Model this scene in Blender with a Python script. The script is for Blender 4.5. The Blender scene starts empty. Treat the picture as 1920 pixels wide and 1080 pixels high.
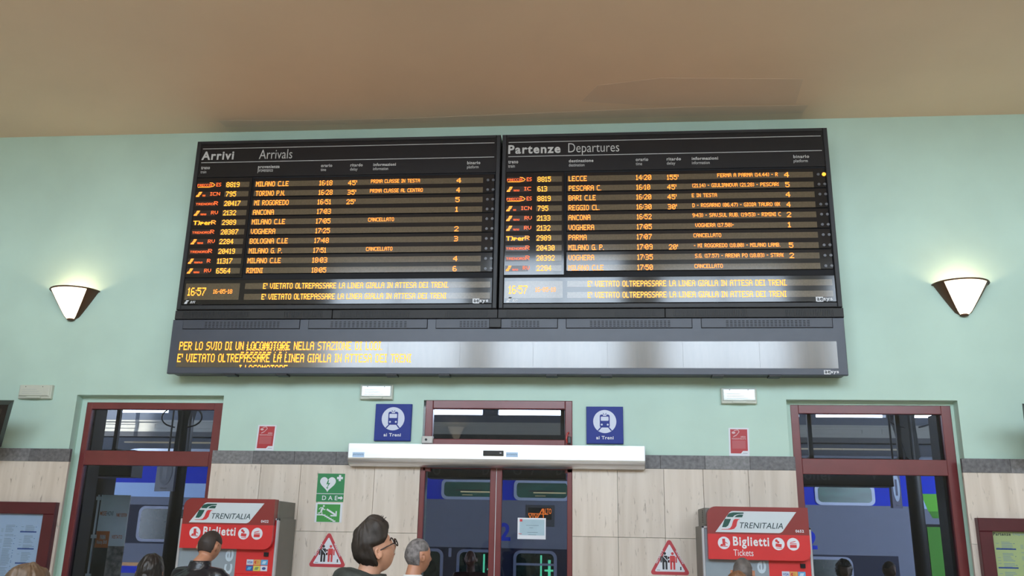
import bpy, bmesh, math, random
from mathutils import Vector, Matrix, noise
random.seed(7)
R=math.radians
SC=bpy.context.scene
COL=SC.collection
# ------------------------------------------------------------------ camera
FPX=1650.0; YAW,PITCH,ROLL=-.094,.28,.0198
CAM=Vector((0,-8.6,1.68))
_cy,_sy,_cp,_sp=math.cos(YAW),math.sin(YAW),math.cos(PITCH),math.sin(PITCH)
F=Vector((_sy*_cp,_cy*_cp,_sp)); _r=Vector((_cy,-_sy,0)); _u=_r.cross(F)
RT=_r*math.cos(ROLL)+_u*math.sin(ROLL); UP=_u*math.cos(ROLL)-_r*math.sin(ROLL)
cam=bpy.data.cameras.new('camera'); cam.sensor_width=36; cam.lens=FPX/1920*36; cam.clip_end=300
co=bpy.data.objects.new('camera',cam); COL.objects.link(co)
m=Matrix((( RT.x,UP.x,-F.x,CAM.x),(RT.y,UP.y,-F.y,CAM.y),(RT.z,UP.z,-F.z,CAM.z),(0,0,0,1)))
co.matrix_world=m; SC.camera=co
# ------------------------------------------------------------------ sky, sun, exposure
w=bpy.data.worlds.new('sky'); SC.world=w; w.use_nodes=True
bg=w.node_tree.nodes['Background']; bg.inputs[0].default_value=(.80,.91,1.04,1); bg.inputs[1].default_value=14
def sun(el,az,st):
    l=bpy.data.lights.new('sun','SUN'); l.energy=st; l.angle=R(1.0); l.color=(1,.93,.78)
    o=bpy.data.objects.new('sun',l); COL.objects.link(o)
    d=Vector((math.sin(az)*math.cos(el),-math.cos(az)*math.cos(el),math.sin(el)))   # towards the sun
    o.rotation_euler=d.to_track_quat('Z','Y').to_euler(); o.location=d*60
sun(R(50),R(-14),34)
def fill_light(x,y,z,sx,sy,e):       # unseen fill lights added under the high rear ceiling to brighten the hall
    l=bpy.data.lights.new('fill_light','AREA'); l.shape='RECTANGLE'; l.size=sx; l.size_y=sy; l.energy=e; l.color=(1,.97,.93)
    o=bpy.data.objects.new('fill_light',l); o.location=(x,y,z); COL.objects.link(o)
for x_ in (-6,-1,4.5): fill_light(x_,-8.2,9.2,3.0,1.2,210)
vs=SC.view_settings; vs.view_transform='Standard'; vs.look='None'; vs.gamma=1; vs.use_curve_mapping=False; vs.exposure=0.09
# ------------------------------------------------------------------ pixel to place (points on real planes, metres)
def ray(px,py): return (F*FPX+RT*(px-960)+UP*(540-py))
def at(px,py,dep=0.0):                      # point on the vertical plane y=-dep
    d=ray(px,py); s=(-dep-CAM.y)/d.y; return CAM+d*s
def atx(px,z,dep=0.0):                      # x on plane y=-dep at height z seen in column px
    py=540.0
    for _ in range(8):
        q=at(px,py,dep); q2=at(px,py+1,dep); py+=(z-q.z)/(q2.z-q.z)
    return at(px,py,dep).x
def rect(xl,xr,yt,yb,dep=0.0):
    xm,ym=(xl+xr)/2,(yt+yb)/2
    return at(xl,ym,dep).x,at(xr,ym,dep).x,at(xm,yb,dep).z,at(xm,yt,dep).z   # x0,x1,z0,z1
# ------------------------------------------------------------------ materials
MC={}
def lin(c):
    return tuple(((v/255)/12.92 if v/255<=.04045 else ((v/255+.055)/1.055)**2.4) for v in c)
def mat(name,col,rough=.5,metal=0,coat=0,em=0,emc=None,var=.06,scale=6,bump=0,spec=.5,stretch=(1,1,1),crough=.05):
    if name in MC: return MC[name]
    M=bpy.data.materials.new(name); M.use_nodes=True; nt=M.node_tree; b=nt.nodes['Principled BSDF']
    b.inputs['Roughness'].default_value=rough; b.inputs['Metallic'].default_value=metal
    b.inputs['Coat Weight'].default_value=coat; b.inputs['Coat Roughness'].default_value=crough
    b.inputs['Specular IOR Level'].default_value=spec
    tc=nt.nodes.new('ShaderNodeTexCoord'); mp=nt.nodes.new('ShaderNodeMapping'); mp.inputs['Scale'].default_value=stretch
    nz=nt.nodes.new('ShaderNodeTexNoise'); nz.inputs['Scale'].default_value=scale; nz.inputs['Detail'].default_value=5
    nt.links.new(tc.outputs['Object'],mp.inputs[0]); nt.links.new(mp.outputs[0],nz.inputs['Vector'])
    cr=nt.nodes.new('ShaderNodeValToRGB'); e=cr.color_ramp.elements
    e[0].position=.3; e[1].position=.7
    e[0].color=tuple(max(0,c*(1-var)) for c in col)+(1,); e[1].color=tuple(min(1,c*(1+var)) for c in col)+(1,)
    nt.links.new(nz.outputs['Fac'],cr.inputs[0]); nt.links.new(cr.outputs[0],b.inputs['Base Color'])
    if bump:
        bp=nt.nodes.new('ShaderNodeBump'); bp.inputs['Strength'].default_value=bump; bp.inputs['Distance'].default_value=.01
        nt.links.new(nz.outputs['Fac'],bp.inputs['Height']); nt.links.new(bp.outputs[0],b.inputs['Normal'])
    if em:
        b.inputs['Emission Color'].default_value=tuple(emc or col)+(1,); b.inputs['Emission Strength'].default_value=em
    MC[name]=M; return M
def S(*c): return lin(c)
def glass_mat(name='glass',tint=(.66,.69,.74),refl=1.0):
    if name in MC: return MC[name]
    M=bpy.data.materials.new(name); M.use_nodes=True; nt=M.node_tree; nt.nodes.clear()
    o=nt.nodes.new('ShaderNodeOutputMaterial'); t=nt.nodes.new('ShaderNodeBsdfTransparent'); t.inputs[0].default_value=tint+(1,)
    g=nt.nodes.new('ShaderNodeBsdfGlossy'); g.inputs['Roughness'].default_value=.02
    nz=nt.nodes.new('ShaderNodeTexNoise'); nz.inputs['Scale'].default_value=1.5
    mm=nt.nodes.new('ShaderNodeMapRange'); mm.inputs['To Min'].default_value=.01; mm.inputs['To Max'].default_value=.035
    nt.links.new(nz.outputs['Fac'],mm.inputs[0]); nt.links.new(mm.outputs[0],g.inputs['Roughness'])
    fr=nt.nodes.new('ShaderNodeFresnel'); fr.inputs['IOR'].default_value=1.38
    mx=nt.nodes.new('ShaderNodeMixShader'); nt.links.new(fr.outputs[0],mx.inputs[0]); nt.links.new(t.outputs[0],mx.inputs[1]); nt.links.new(g.outputs[0],mx.inputs[2])
    nt.links.new(mx.outputs[0],o.inputs[0]); MC[name]=M; return M
def travertine(name,base,dark):
    M=bpy.data.materials.new(name); M.use_nodes=True; nt=M.node_tree; b=nt.nodes['Principled BSDF']; b.inputs['Roughness'].default_value=.42
    tc=nt.nodes.new('ShaderNodeTexCoord'); oi=nt.nodes.new('ShaderNodeObjectInfo')
    ad=nt.nodes.new('ShaderNodeVectorMath'); ad.operation='ADD'
    cb=nt.nodes.new('ShaderNodeCombineXYZ'); ml=nt.nodes.new('ShaderNodeMath'); ml.operation='MULTIPLY'; ml.inputs[1].default_value=37
    nt.links.new(oi.outputs['Random'],ml.inputs[0]); nt.links.new(ml.outputs[0],cb.inputs[0]); nt.links.new(ml.outputs[0],cb.inputs[2])
    nt.links.new(tc.outputs['Object'],ad.inputs[0]); nt.links.new(cb.outputs[0],ad.inputs[1])
    def nz(scale,sx,sz,det=6):
        mp=nt.nodes.new('ShaderNodeMapping'); mp.inputs['Scale'].default_value=(sx,1,sz)
        n=nt.nodes.new('ShaderNodeTexNoise'); n.inputs['Scale'].default_value=scale; n.inputs['Detail'].default_value=det; n.inputs['Distortion'].default_value=.4
        nt.links.new(ad.outputs[0],mp.inputs[0]); nt.links.new(mp.outputs[0],n.inputs['Vector']); return n
    a=nz(2.2,5,.35); c=nz(7,6,1.2,3)
    r1=nt.nodes.new('ShaderNodeValToRGB'); r1.color_ramp.elements[0].position=.25; r1.color_ramp.elements[1].position=.75
    r1.color_ramp.elements[0].color=dark+(1,); r1.color_ramp.elements[1].color=base+(1,)
    nt.links.new(a.outputs['Fac'],r1.inputs[0])
    r2=nt.nodes.new('ShaderNodeValToRGB'); r2.color_ramp.elements[0].position=.26; r2.color_ramp.elements[0].color=(.45,.42,.38,1); r2.color_ramp.elements[1].position=.36; r2.color_ramp.elements[1].color=(1,1,1,1)
    nt.links.new(c.outputs['Fac'],r2.inputs[0])
    mx=nt.nodes.new('ShaderNodeMixRGB'); mx.blend_type='MULTIPLY'; mx.inputs[0].default_value=.8
    nt.links.new(r1.outputs[0],mx.inputs[1]); nt.links.new(r2.outputs[0],mx.inputs[2])
    hs=nt.nodes.new('ShaderNodeHueSaturation'); mr=nt.nodes.new('ShaderNodeMapRange'); mr.inputs['To Min'].default_value=.9; mr.inputs['To Max'].default_value=1.06
    nt.links.new(oi.outputs['Random'],mr.inputs[0]); nt.links.new(mr.outputs[0],hs.inputs['Value']); nt.links.new(mx.outputs[0],hs.inputs['Color'])
    nt.links.new(hs.outputs[0],b.inputs['Base Color']); MC[name]=M; return M
def emit(name,col,st):
    M=mat(name,(.02,.02,.02),.5,em=st,emc=col,var=.02); return M

green=mat('green wall paint',(.51,.69,.60),.55,var=.05,scale=1.6,bump=.05)
ceilm=mat('beige ceiling paint',(.80,.63,.475),.6,var=.05,scale=.6,bump=.03)
trav=travertine('travertine',(.77,.68,.60),(.58,.49,.41))
granite=mat('grey granite',(.14,.135,.14),.45,var=.35,scale=30)
granite_l=mat('grey granite worn',(.20,.195,.20),.45,var=.3,scale=30)
floorm=mat('terrazzo floor',(.46,.40,.33),.25,var=.12,scale=40)
redp=mat('oxblood red painted metal',(.17,.030,.032),.32,coat=.3,var=.08,crough=.15)
redf=mat('dark red showcase metal',(.085,.012,.018),.35,var=.08)
glass=glass_mat()
black=mat('black board paint',(.010,.010,.012),.28,spec=.45,var=.1)
blackg=mat('black glossy board glass',(.010,.010,.012),.09,spec=.6,var=.1)
blackm=mat('black matt metal',(.014,.014,.016),.5,var=.15)
ribm=mat('black ribbed plastic',(.016,.015,.015),.55,var=.2)
ledp=mat('unlit led matrix brown',(.12,.092,.058),.11,spec=.7,var=.12,scale=60)
ledlow=mat('unlit led matrix grey brown',(.11,.088,.062),.14,spec=.9,var=.10,scale=9,stretch=(2,1,.3))
greymet=mat('blue grey painted metal',(.060,.068,.092),.40,var=.06)
greymet2=mat('blue grey hatch metal',(.050,.056,.076),.42,var=.06)
slotm=mat('dark vent slot',(.006,.006,.008),.8)
white=mat('white paint',(.72,.73,.76),.4,var=.02)
led=emit('lit amber led',(1,.27,.022),2.3)
ledr=emit('lit red orange led',(1,.13,.015),1.7)
ledy=emit('lit yellow led',(1,.36,.022),2.4)
alum=mat('brushed aluminium',(.72,.73,.75),.28,metal=.85,var=.05,scale=20,stretch=(.2,1,4))
brown=mat('brown lamp metal',(.10,.045,.022),.4,metal=.3,var=.1)
opal=mat('lit opal glass',(.9,.85,.75),.3,em=2.3,emc=(1,.83,.58),var=.02)
plas=mat('off white plastic',(.62,.64,.55),.35,var=.04)
lens=mat('clear ribbed lens',(.74,.80,.76),.12,coat=1,var=.10,scale=14,stretch=(1,1,4))
# ------------------------------------------------------------------ mesh builder
class MB:
    def __init__(s): s.v=[]; s.f=[]
    def add(s,vs,fs):
        n=len(s.v); s.v+=[tuple(v) for v in vs]; s.f+=[tuple(i+n for i in f) for f in fs]; return s
    def box(s,x0,x1,y0,y1,z0,z1):
        return s.add([(x0,y0,z0),(x1,y0,z0),(x1,y1,z0),(x0,y1,z0),(x0,y0,z1),(x1,y0,z1),(x1,y1,z1),(x0,y1,z1)],
            [(0,3,2,1),(4,5,6,7),(0,1,5,4),(1,2,6,5),(2,3,7,6),(3,0,4,7)])
    def bevbox(s,x0,x1,y0,y1,z0,z1,b=.01):   # front (y0) edges bevelled
        o=[(x0,z0),(x1,z0),(x1,z1),(x0,z1)]; i=[(x0+b,z0+b),(x1-b,z0+b),(x1-b,z1-b),(x0+b,z1-b)]
        vs=[(x,y1,z) for x,z in o]+[(x,y0+b,z) for x,z in o]+[(x,y0,z) for x,z in i]
        fs=[(3,2,1,0),(8,9,10,11)]
        for k in range(4):
            j=(k+1)%4; fs+=[(k,j,4+j,4+k),(4+k,4+j,8+j,8+k)]
        return s.add(vs,fs)
    def poly(s,pts,y0,y1):                  # outline in x,z (counter clockwise seen from -y), front y0, back y1
        n=len(pts); vs=[(x,y0,z) for x,z in pts]+[(x,y1,z) for x,z in pts]
        fs=[tuple(range(n)),tuple(range(2*n-1,n-1,-1))]+[(k,n+k,n+(k+1)%n,(k+1)%n) for k in range(n)]
        return s.add(vs,fs)
    def tube(s,pts,r,n=8,cap=True):
        rings=[]; pts=[Vector(p) for p in pts]; rr=r if isinstance(r,(list,tuple)) else [r]*len(pts)
        base=len(s.v); a=None
        for k,p in enumerate(pts):
            d=(pts[min(k+1,len(pts)-1)]-pts[max(k-1,0)]).normalized()
            if a is None: a=d.orthogonal().normalized()
            a=(a-d*a.dot(d)).normalized(); b=d.cross(a)
            for j in range(n):
                t=2*math.pi*j/n; q=p+(a*math.cos(t)+b*math.sin(t))*rr[k]; s.v.append(tuple(q))
        for k in range(len(pts)-1):
            for j in range(n):
                s.f.append((base+k*n+j,base+k*n+(j+1)%n,base+(k+1)*n+(j+1)%n,base+(k+1)*n+j))
        if cap: s.f.append(tuple(base+j for j in range(n))[::-1]); s.f.append(tuple(base+(len(pts)-1)*n+j for j in range(n)))
        return s
    def loft(s,rings,cap=True):             # list of equal length rings of 3d points
        base=len(s.v); n=len(rings[0])
        for r in rings: s.v+=[tuple(p) for p in r]
        for k in range(len(rings)-1):
            for j in range(n):
                s.f.append((base+k*n+j,base+k*n+(j+1)%n,base+(k+1)*n+(j+1)%n,base+(k+1)*n+j))
        if cap: s.f.append(tuple(base+j for j in range(n))[::-1]); s.f.append(tuple(base+(len(rings)-1)*n+j for j in range(n)))
        return s
    def ball(s,c,r,n=12,mth=8):
        rs=[]
        for k in range(1,mth):
            t=math.pi*k/mth; rs.append([(c[0]+r[0]*math.sin(t)*math.cos(2*math.pi*j/n),c[1]+r[1]*math.sin(t)*math.sin(2*math.pi*j/n),c[2]-r[2]*math.cos(t)) for j in range(n)])
        return s.loft(rs)
    def build(s,name,m,parent=None,smooth=False,recalc=True):
        me=bpy.data.meshes.new(name); me.from_pydata(s.v,[],s.f)
        if recalc:
            bm=bmesh.new(); bm.from_mesh(me); bmesh.ops.recalc_face_normals(bm,faces=bm.faces); bm.to_mesh(me); bm.free()
        return obj(name,me,m,parent,smooth)
def obj(name,me,m,parent=None,smooth=False):
    if m: me.materials.clear(); me.materials.append(m)
    if smooth: me.polygons.foreach_set('use_smooth',[True]*len(me.polygons))
    o=bpy.data.objects.new(name,me); COL.objects.link(o)
    if parent:
        o.parent=parent; p=parent; L=Vector((0,0,0))
        mw=world(parent); o.matrix_parent_inverse=mw.inverted()
    return o
def world(o):
    m=o.matrix_basis.copy()
    while o.parent:
        m=o.parent.matrix_basis @ o.matrix_parent_inverse @ m if False else (world(o.parent) @ o.matrix_parent_inverse @ m); break
    return m
def thing(name,label,cat,loc=(0,0,0),group=None):
    o=bpy.data.objects.new(name,None); COL.objects.link(o); o.location=loc; o.empty_display_size=.1
    return tag(o,label,cat,group)
def tag(o,label,cat,group=None):
    o['label']=label; o['category']=cat
    if group: o['group']=group
    return o
def struct(o): o['kind']='structure'; return o
def fit_objs(): pass
# ---- lettering
def text_mesh(s,bold=0.0,shear=0.0):
    cu=bpy.data.curves.new('lettering','FONT'); cu.body=s; cu.size=1; cu.offset=bold*.8; cu.space_character=1+max(0,bold)*4.5; cu.shear=shear; cu.resolution_u=3
    ob=bpy.data.objects.new('lettering',cu); me=bpy.data.meshes.new_from_object(ob); bpy.data.objects.remove(ob); bpy.data.curves.remove(cu)
    return me
def lettering(name,s,x0,x1,z0,z1,y,m,parent,bold=0.0,shear=0.0,rot=0,thick=.0015):
    """word fitted to a box x0..x1, z0..z1 (ink bounds), lying on plane y; rot 90 = reads upwards"""
    me=text_mesh(s,bold,shear); vs=[v.co for v in me.vertices]
    a0,a1=min(v.x for v in vs),max(v.x for v in vs); b0,b1=min(v.y for v in vs),max(v.y for v in vs)
    for v in me.vertices:
        p=(v.co.x-a0)/(a1-a0); q=(v.co.y-b0)/(b1-b0)
        if rot==90: p,q=1-q,p
        v.co=(x0+(x1-x0)*p,y,z0+(z1-z0)*q)
    bm=bmesh.new(); bm.from_mesh(me)
    ex=bmesh.ops.extrude_face_region(bm,geom=bm.faces[:]); bmesh.ops.translate(bm,verts=[g for g in ex['geom'] if isinstance(g,bmesh.types.BMVert)],vec=(0,-thick,0))
    bmesh.ops.recalc_face_normals(bm,faces=bm.faces); bm.to_mesh(me); bm.free(); me.name=name
    me.polygons.foreach_set('use_smooth',[False]*len(me.polygons))
    return obj(name,me,m,parent)
FONT={}
def _f(c,rows): FONT[c]=rows.split()
_f('A','01110 10001 10001 11111 10001 10001 10001');_f('B','11110 10001 10001 11110 10001 10001 11110');_f('C','01111 10000 10000 10000 10000 10000 01111')
_f('D','11110 10001 10001 10001 10001 10001 11110');_f('E','11111 10000 10000 11110 10000 10000 11111');_f('F','11111 10000 10000 11110 10000 10000 10000')
_f('G','01111 10000 10000 10011 10001 10001 01111');_f('H','10001 10001 10001 11111 10001 10001 10001');_f('I','111 010 010 010 010 010 111')
_f('J','00111 00010 00010 00010 00010 10010 01100');_f('L','1000 1000 1000 1000 1000 1000 1111');_f('M','10001 11011 10101 10101 10001 10001 10001')
_f('N','10001 11001 11001 10101 10011 10011 10001');_f('O','01110 10001 10001 10001 10001 10001 01110');_f('P','11110 10001 10001 11110 10000 10000 10000')
_f('R','11110 10001 10001 11110 10100 10010 10001');_f('S','01111 10000 10000 01110 00001 00001 11110');_f('T','11111 00100 00100 00100 00100 00100 00100')
_f('U','10001 10001 10001 10001 10001 10001 01110');_f('V','10001 10001 10001 10001 10001 01010 00100');_f('Z','11111 00001 00010 00100 01000 10000 11111')
_f('0','01110 10001 10011 10101 11001 10001 01110');_f('1','010 110 010 010 010 010 111');_f('2','01110 10001 00001 00010 00100 01000 11111')
_f('3','11110 00001 00001 01110 00001 00001 11110');_f('4','00010 00110 01010 10010 11111 00010 00010');_f('5','11111 10000 11110 00001 00001 10001 01110')
_f('6','01110 10000 10000 11110 10001 10001 01110');_f('7','11111 00001 00010 00100 00100 01000 01000');_f('8','01110 10001 10001 01110 10001 10001 01110')
_f('9','01110 10001 10001 01111 00001 00001 01110');_f(' ','000 000 000 000 000 000 000');_f('.','0 0 0 0 0 0 1');_f(':','0 0 1 0 1 0 0')
_f("'",'1 1 1 0 0 0 0');_f('-','000 000 000 111 000 000 000');_f('(','01 10 10 10 10 10 01');_f(')','10 01 01 01 01 01 10')
_f('p','0000 0000 1110 1001 1110 1000 1000');_f('e','0000 0000 0110 1001 1111 1000 0111');_f('r','000 000 101 110 100 100 100')
def dots(mb,s,x0,x1,zc,h,y,rows=range(7),skip=None):
    cols=[]
    for i,c in enumerate(s):
        g=FONT[c]; wd=len(g[0])
        for k in range(wd): cols.append([g[r][k] for r in range(7)])
        if i<len(s)-1: cols.append(['0']*7)
    n=len(cols); pw=(x1-x0)/n; ph=h/7; g=.02
    for r in rows:
        if skip and r in skip: continue
        k=0
        while k<n:
            if cols[k][r]=='1':
                e=k
                while e+1<n and cols[e+1][r]=='1': e+=1
                mb.box(x0+k*pw+g*pw,x0+(e+1)*pw-g*pw,y-.002,y,zc+h/2-(r+1)*ph+.02*ph,zc+h/2-r*ph-.02*ph); k=e+1
            else: k+=1
    # short vertical joins so strokes read as one line
    for k in range(n):
        for r in rows:
            if r+1 in rows and not (skip and (r in skip or r+1 in skip)) and cols[k][r]=='1' and cols[k][r+1]=='1':
                mb.box(x0+k*pw+.05*pw,x0+(k+1)*pw-.05*pw,y-.0018,y,zc+h/2-(r+1)*ph-.1*ph,zc+h/2-(r+1)*ph+.1*ph)
def ledtext(s,x0,x1,zc,h,y,m,parent,name='led_text',**k):
    mb=MB(); dots(mb,s,x0,x1,zc,h,y,**k); o=mb.build(name,m,parent,recalc=False); o['kind']='stuff'; return o
def circle(cx,cz,rx,rz=None,n=32): 
    rz=rz or rx; return [(cx+rx*math.cos(2*math.pi*k/n),cz+rz*math.sin(2*math.pi*k/n)) for k in range(n)]
def rrect(x0,x1,z0,z1,r,n=6,corners=(1,1,1,1)):   # bl,br,tr,tl
    P=[]
    for (cx,cz,a,c) in ((x0+r,z0+r,180,corners[0]),(x1-r,z0+r,270,corners[1]),(x1-r,z1-r,0,corners[2]),(x0+r,z1-r,90,corners[3])):
        if c:
            for k in range(n+1): t=R(a+90*k/n); P.append((cx+r*math.cos(t),cz+r*math.sin(t)))
        else: P.append(((x0 if a in(90,180) else x1),(z0 if a in (180,270) else z1)))
    return P
# ================================================================== THE SETTING
ZC=5.985; XL,XR=-10.0,8.5; YB=-12.2; ZR=9.4
L0,_,_,LT=at(145,741).x,0,0,at(285,741).z; L1=atx(420,LT)
LB0=-5.28; C0,C1=at(789,880).x,at(1073,880).x; CT=at(935,751).z
R0,R1,RT_=at(1474,749).x,at(1795,751).x,at(1630,750).z
Zs1=at(960,851).z; Zs0=at(960,876).z      # granite strip top, bottom
op=[(L0,L1,LT),(C0,C1,CT),(R0,R1,RT_)]
mb=MB(); xs=[XL,L0,L1,C0,C1,R0,R1,XR]
for k in range(0,7,2): mb.box(xs[k],xs[k+1],0,.38,0,ZC+.3)
for a,b,t in op: mb.box(a,b,0,.38,t,ZC+.3)
wall=struct(mb.build('wall_back',green)); wall['label']='pale green painted station wall behind the boards'
mb=MB().box(XL,XR,-5.0,.38,ZC,ZC+.3).box(XL,XR,-5.2,-5.0,ZC,ZR)
ceiling=struct(mb.build('ceiling',ceilm)); ceiling['label']='beige flat ceiling above the boards'
struct(MB().box(XL,XR,YB,-5.1,ZR,ZR+.2).build('ceiling',mat('white ceiling paint',(.6,.55,.48),.7)))
struct(MB().box(XL,XR,YB,.38,-.2,0).build('floor',floorm))
cream=mat('cream wall paint',(.60,.60,.50),.6)
struct(MB().box(XL-.2,XL,YB,.38,0,ZR).build('wall_left',cream)); struct(MB().box(XR,XR+.2,YB,.38,0,ZR).build('wall_right',cream))
# rear wall with three tall windows, and a rightmost fourth added to brighten the right side
W=[(-6.4,-3.0,7.9),(-2.4,.75,8.4),(1.6,4.6,7.9),(5.5,8.1,7.9)]; WS=4.9
mb=MB(); X=XL
for a,b,t in W:
    mb.box(X,a,YB-.3,YB,0,ZR); mb.box(a,b,YB-.3,YB,0,WS); mb.box(a,b,YB-.3,YB,t,ZR); X=b
mb.box(X,XR,YB-.3,YB,0,ZR); struct(mb.build('wall_front',cream))
rglass=glass_mat('clear glass',(.93,.95,.96))
for i,(a,b,t) in enumerate(W):
    mb=MB(); fw=.06
    mb.box(a,a+fw,YB-.2,YB-.1,WS,t).box(b-fw,b,YB-.2,YB-.1,WS,t).box(a,b,YB-.2,YB-.1,WS,WS+fw).box(a,b,YB-.2,YB-.1,t-fw,t)
    mb.box((a+b)/2-.03,(a+b)/2+.03,YB-.2,YB-.1,WS,t)
    o=struct(mb.build('window_%d'%(i+4),redp)); MB().box(a+fw,b-fw,YB-.155,YB-.145,WS+fw,t-fw).build('glass_pane',rglass,o)
    l=bpy.data.lights.new('daylight_portal','AREA'); l.shape='RECTANGLE'; l.size=b-a; l.size_y=t-WS; l.cycles.is_portal=True
    lo=bpy.data.objects.new('daylight_portal',l); lo.location=((a+b)/2,YB-.32,(WS+t)/2); lo.rotation_euler=(R(90),0,0); COL.objects.link(lo)
# stone cladding: slabs (parts of a wall trim), joints recessed
clad=bpy.data.objects.new('trim_1',None); COL.objects.link(clad); struct(clad); clad['label']='travertine slab cladding on the lower wall'
ov=.04
secs=[(XL,L0+ov,[-9.0,-8.0,-7.0,-6.05]),(L1-ov,C0,[at(486,930).x,at(562,930).x,at(701,930).x]),(C1,R0+ov,[at(1158,930).x,at(1245,930).x,at(1319,930).x,at(1404,930).x]),(R1-ov,XR,[4.6,5.5,6.4,7.4])]
zrows=[Zs0,at(830,1001).z]; 
while zrows[-1]>.7: zrows.append(zrows[-1]-.62)
zrows.append(.0)
cache={}
for a,b,js in secs:
    e=[a]+js+[b]
    for k in range(len(e)-1):
        for r in range(len(zrows)-1):
            w_,h_=e[k+1]-e[k]-.003,zrows[r]-zrows[r+1]-.003
            key=(round(w_,3),round(h_,3))
            if key not in cache:
                o=MB().bevbox(0,w_,-.03,0,0,h_,.0012).build('slab',trav,clad); cache[key]=o.data
            else: o=obj('slab',cache[key],trav,clad)
            o.location=(e[k]+.0015,-random.uniform(0,.0012),zrows[r+1]+.0015)
strip=bpy.data.objects.new('trim_2',None); COL.objects.link(strip); struct(strip); strip['label']='grey granite band along the top of the stone cladding'
for a,b,js in secs:
    n=max(1,round((b-a)/.42)); 
    for k in range(n):
        x0=a+(b-a)*k/n; x1=a+(b-a)*(k+1)/n
        MB().bevbox(x0+.001,x1-.001,-.033,0,Zs0,Zs1,.0015).build('block',granite_l if (k*7+int(a*3))%4==1 else granite,strip)
# ceiling patches slightly greyer and darker than the paint around: thin raised skim coat with its own outline
patch=mat('greyer ceiling skim coat',(.74,.59,.46),.6,var=.05,scale=1)
def cz(px,py):
    d=ray(px,py); s=(ZC-CAM.z)/d.z; q=CAM+d*s; return q.x,q.y
for nm,pts in (('ceiling_patch',[(408,226),(424,238),(560,235),(1505,212),(1516,197),(1300,200),(760,222),(560,226)]),('ceiling_patch',[(1240,146),(1506,148),(1492,194),(1215,198),(1090,190),(1120,160)])):
    P=[cz(*p) for p in pts]; n=len(P)
    mbp=MB().add([(x,y,ZC-.0012) for x,y in P]+[(x,y,ZC) for x,y in P],[tuple(range(n)),tuple(range(2*n-1,n-1,-1))]+[(k,n+k,n+(k+1)%n,(k+1)%n) for k in range(n)])
    mbp.build(nm,patch,ceiling)
# ---------------------------------------------------------------- framed openings
def frame_opening(name,label,xo0,xo1,z0,zt,y,gt,rail,lower_g,d=.07):
    """xo: outer frame; gt = (x0,x1,z0,z1) transom glass; lower_g same"""
    root=bpy.data.objects.new(name,None); COL.objects.link(root); struct(root); root['label']=label
    a,b,c,t=gt; la,lb,lc,lt=lower_g
    MB().bevbox(xo0,a,y,y+d,z0,zt,.004).build('jamb',redp,root); MB().bevbox(b,xo1,y,y+d,z0,zt,.004).build('jamb',redp,root)
    MB().bevbox(a,b,y,y+d,t,zt,.004).build('head',redp,root); MB().bevbox(a,b,y,y+d,lt,c,.004).build('rail',redp,root)
    if lc>z0+.01: MB().bevbox(a,b,y,y+d,z0,lc,.004).build('bottom_rail',redp,root)
    MB().box(a-.01,b+.01,y+.03,y+.036,c-.01,t+.01).build('glass_pane',glass,root)
    MB().box(la-.01,lb+.01,y+.03,y+.036,lc-.01,lt+.01).build('glass_pane',glass,root)
    return root
YF=-.11+.0
gx0=(at(156,873,YF).x+at(123,1080,YF).x+at(167,805,YF).x)/3
gxr=(at(390,872,YF).x+at(397.5,805,YF).x)/2
frame_opening('window_1','tall red framed glazed opening left of the left ticket machine',L0+.055,L1+.02,0,at(288,755,YF).z,.11,(gx0,gxr,at(280,845.5,YF).z,at(285,767.5,YF).z),0,(gx0,gxr,.12,at(275,873,YF).z))
gx0=(at(1500,815,YF).x+at(1506,889,YF).x)/2; gxr=(at(1771,815,YF).x+at(1799,1080,YF).x+at(1778,892,YF).x)/3
RX0=at(1486,830,YF).x; RX1=(at(1790,830,YF).x+at(1819,1080,YF).x)/2
frame_opening('window_2','tall red framed glazed opening right of the right ticket machine',RX0,RX1,0,at(1630,760,YF).z,.11,(gx0,gxr,at(1640,861,YF).z,at(1632,776,YF).z),0,(gx0,gxr,.12,at(1640,890.5,YF).z))
lin_=mat('dark reveal strip',(.012,.013,.015),.6)
gl0=(at(156,873,YF).x+at(123,1080,YF).x+at(167,805,YF).x)/3
MB().box(gl0-.04,gl0+.012,.19,.40,0,LT-.1).build('reveal_strip',lin_,wall); MB().box(gxr-.022,gxr+.04,.19,.40,0,RT_-.1).build('reveal_strip',lin_,wall)  # darkness of the outer reveal put in as dark strips over green plaster
# side returns of the plaster between frame and reveal
zl_,zr2=at(288,755,YF).z,at(1630,760,YF).z
mb=MB(); mb.box(L0,L0+.055,.11,.38,0,zl_).box(L0,L1,.11,.38,zl_,LT).box(R0,RX0,.11,.38,0,zr2).box(RX1,R1,.11,.38,0,zr2).box(R0,R1,.11,.38,at(1630,760,YF).z,RT_)
mb.build('reveal',green,wall)
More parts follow.
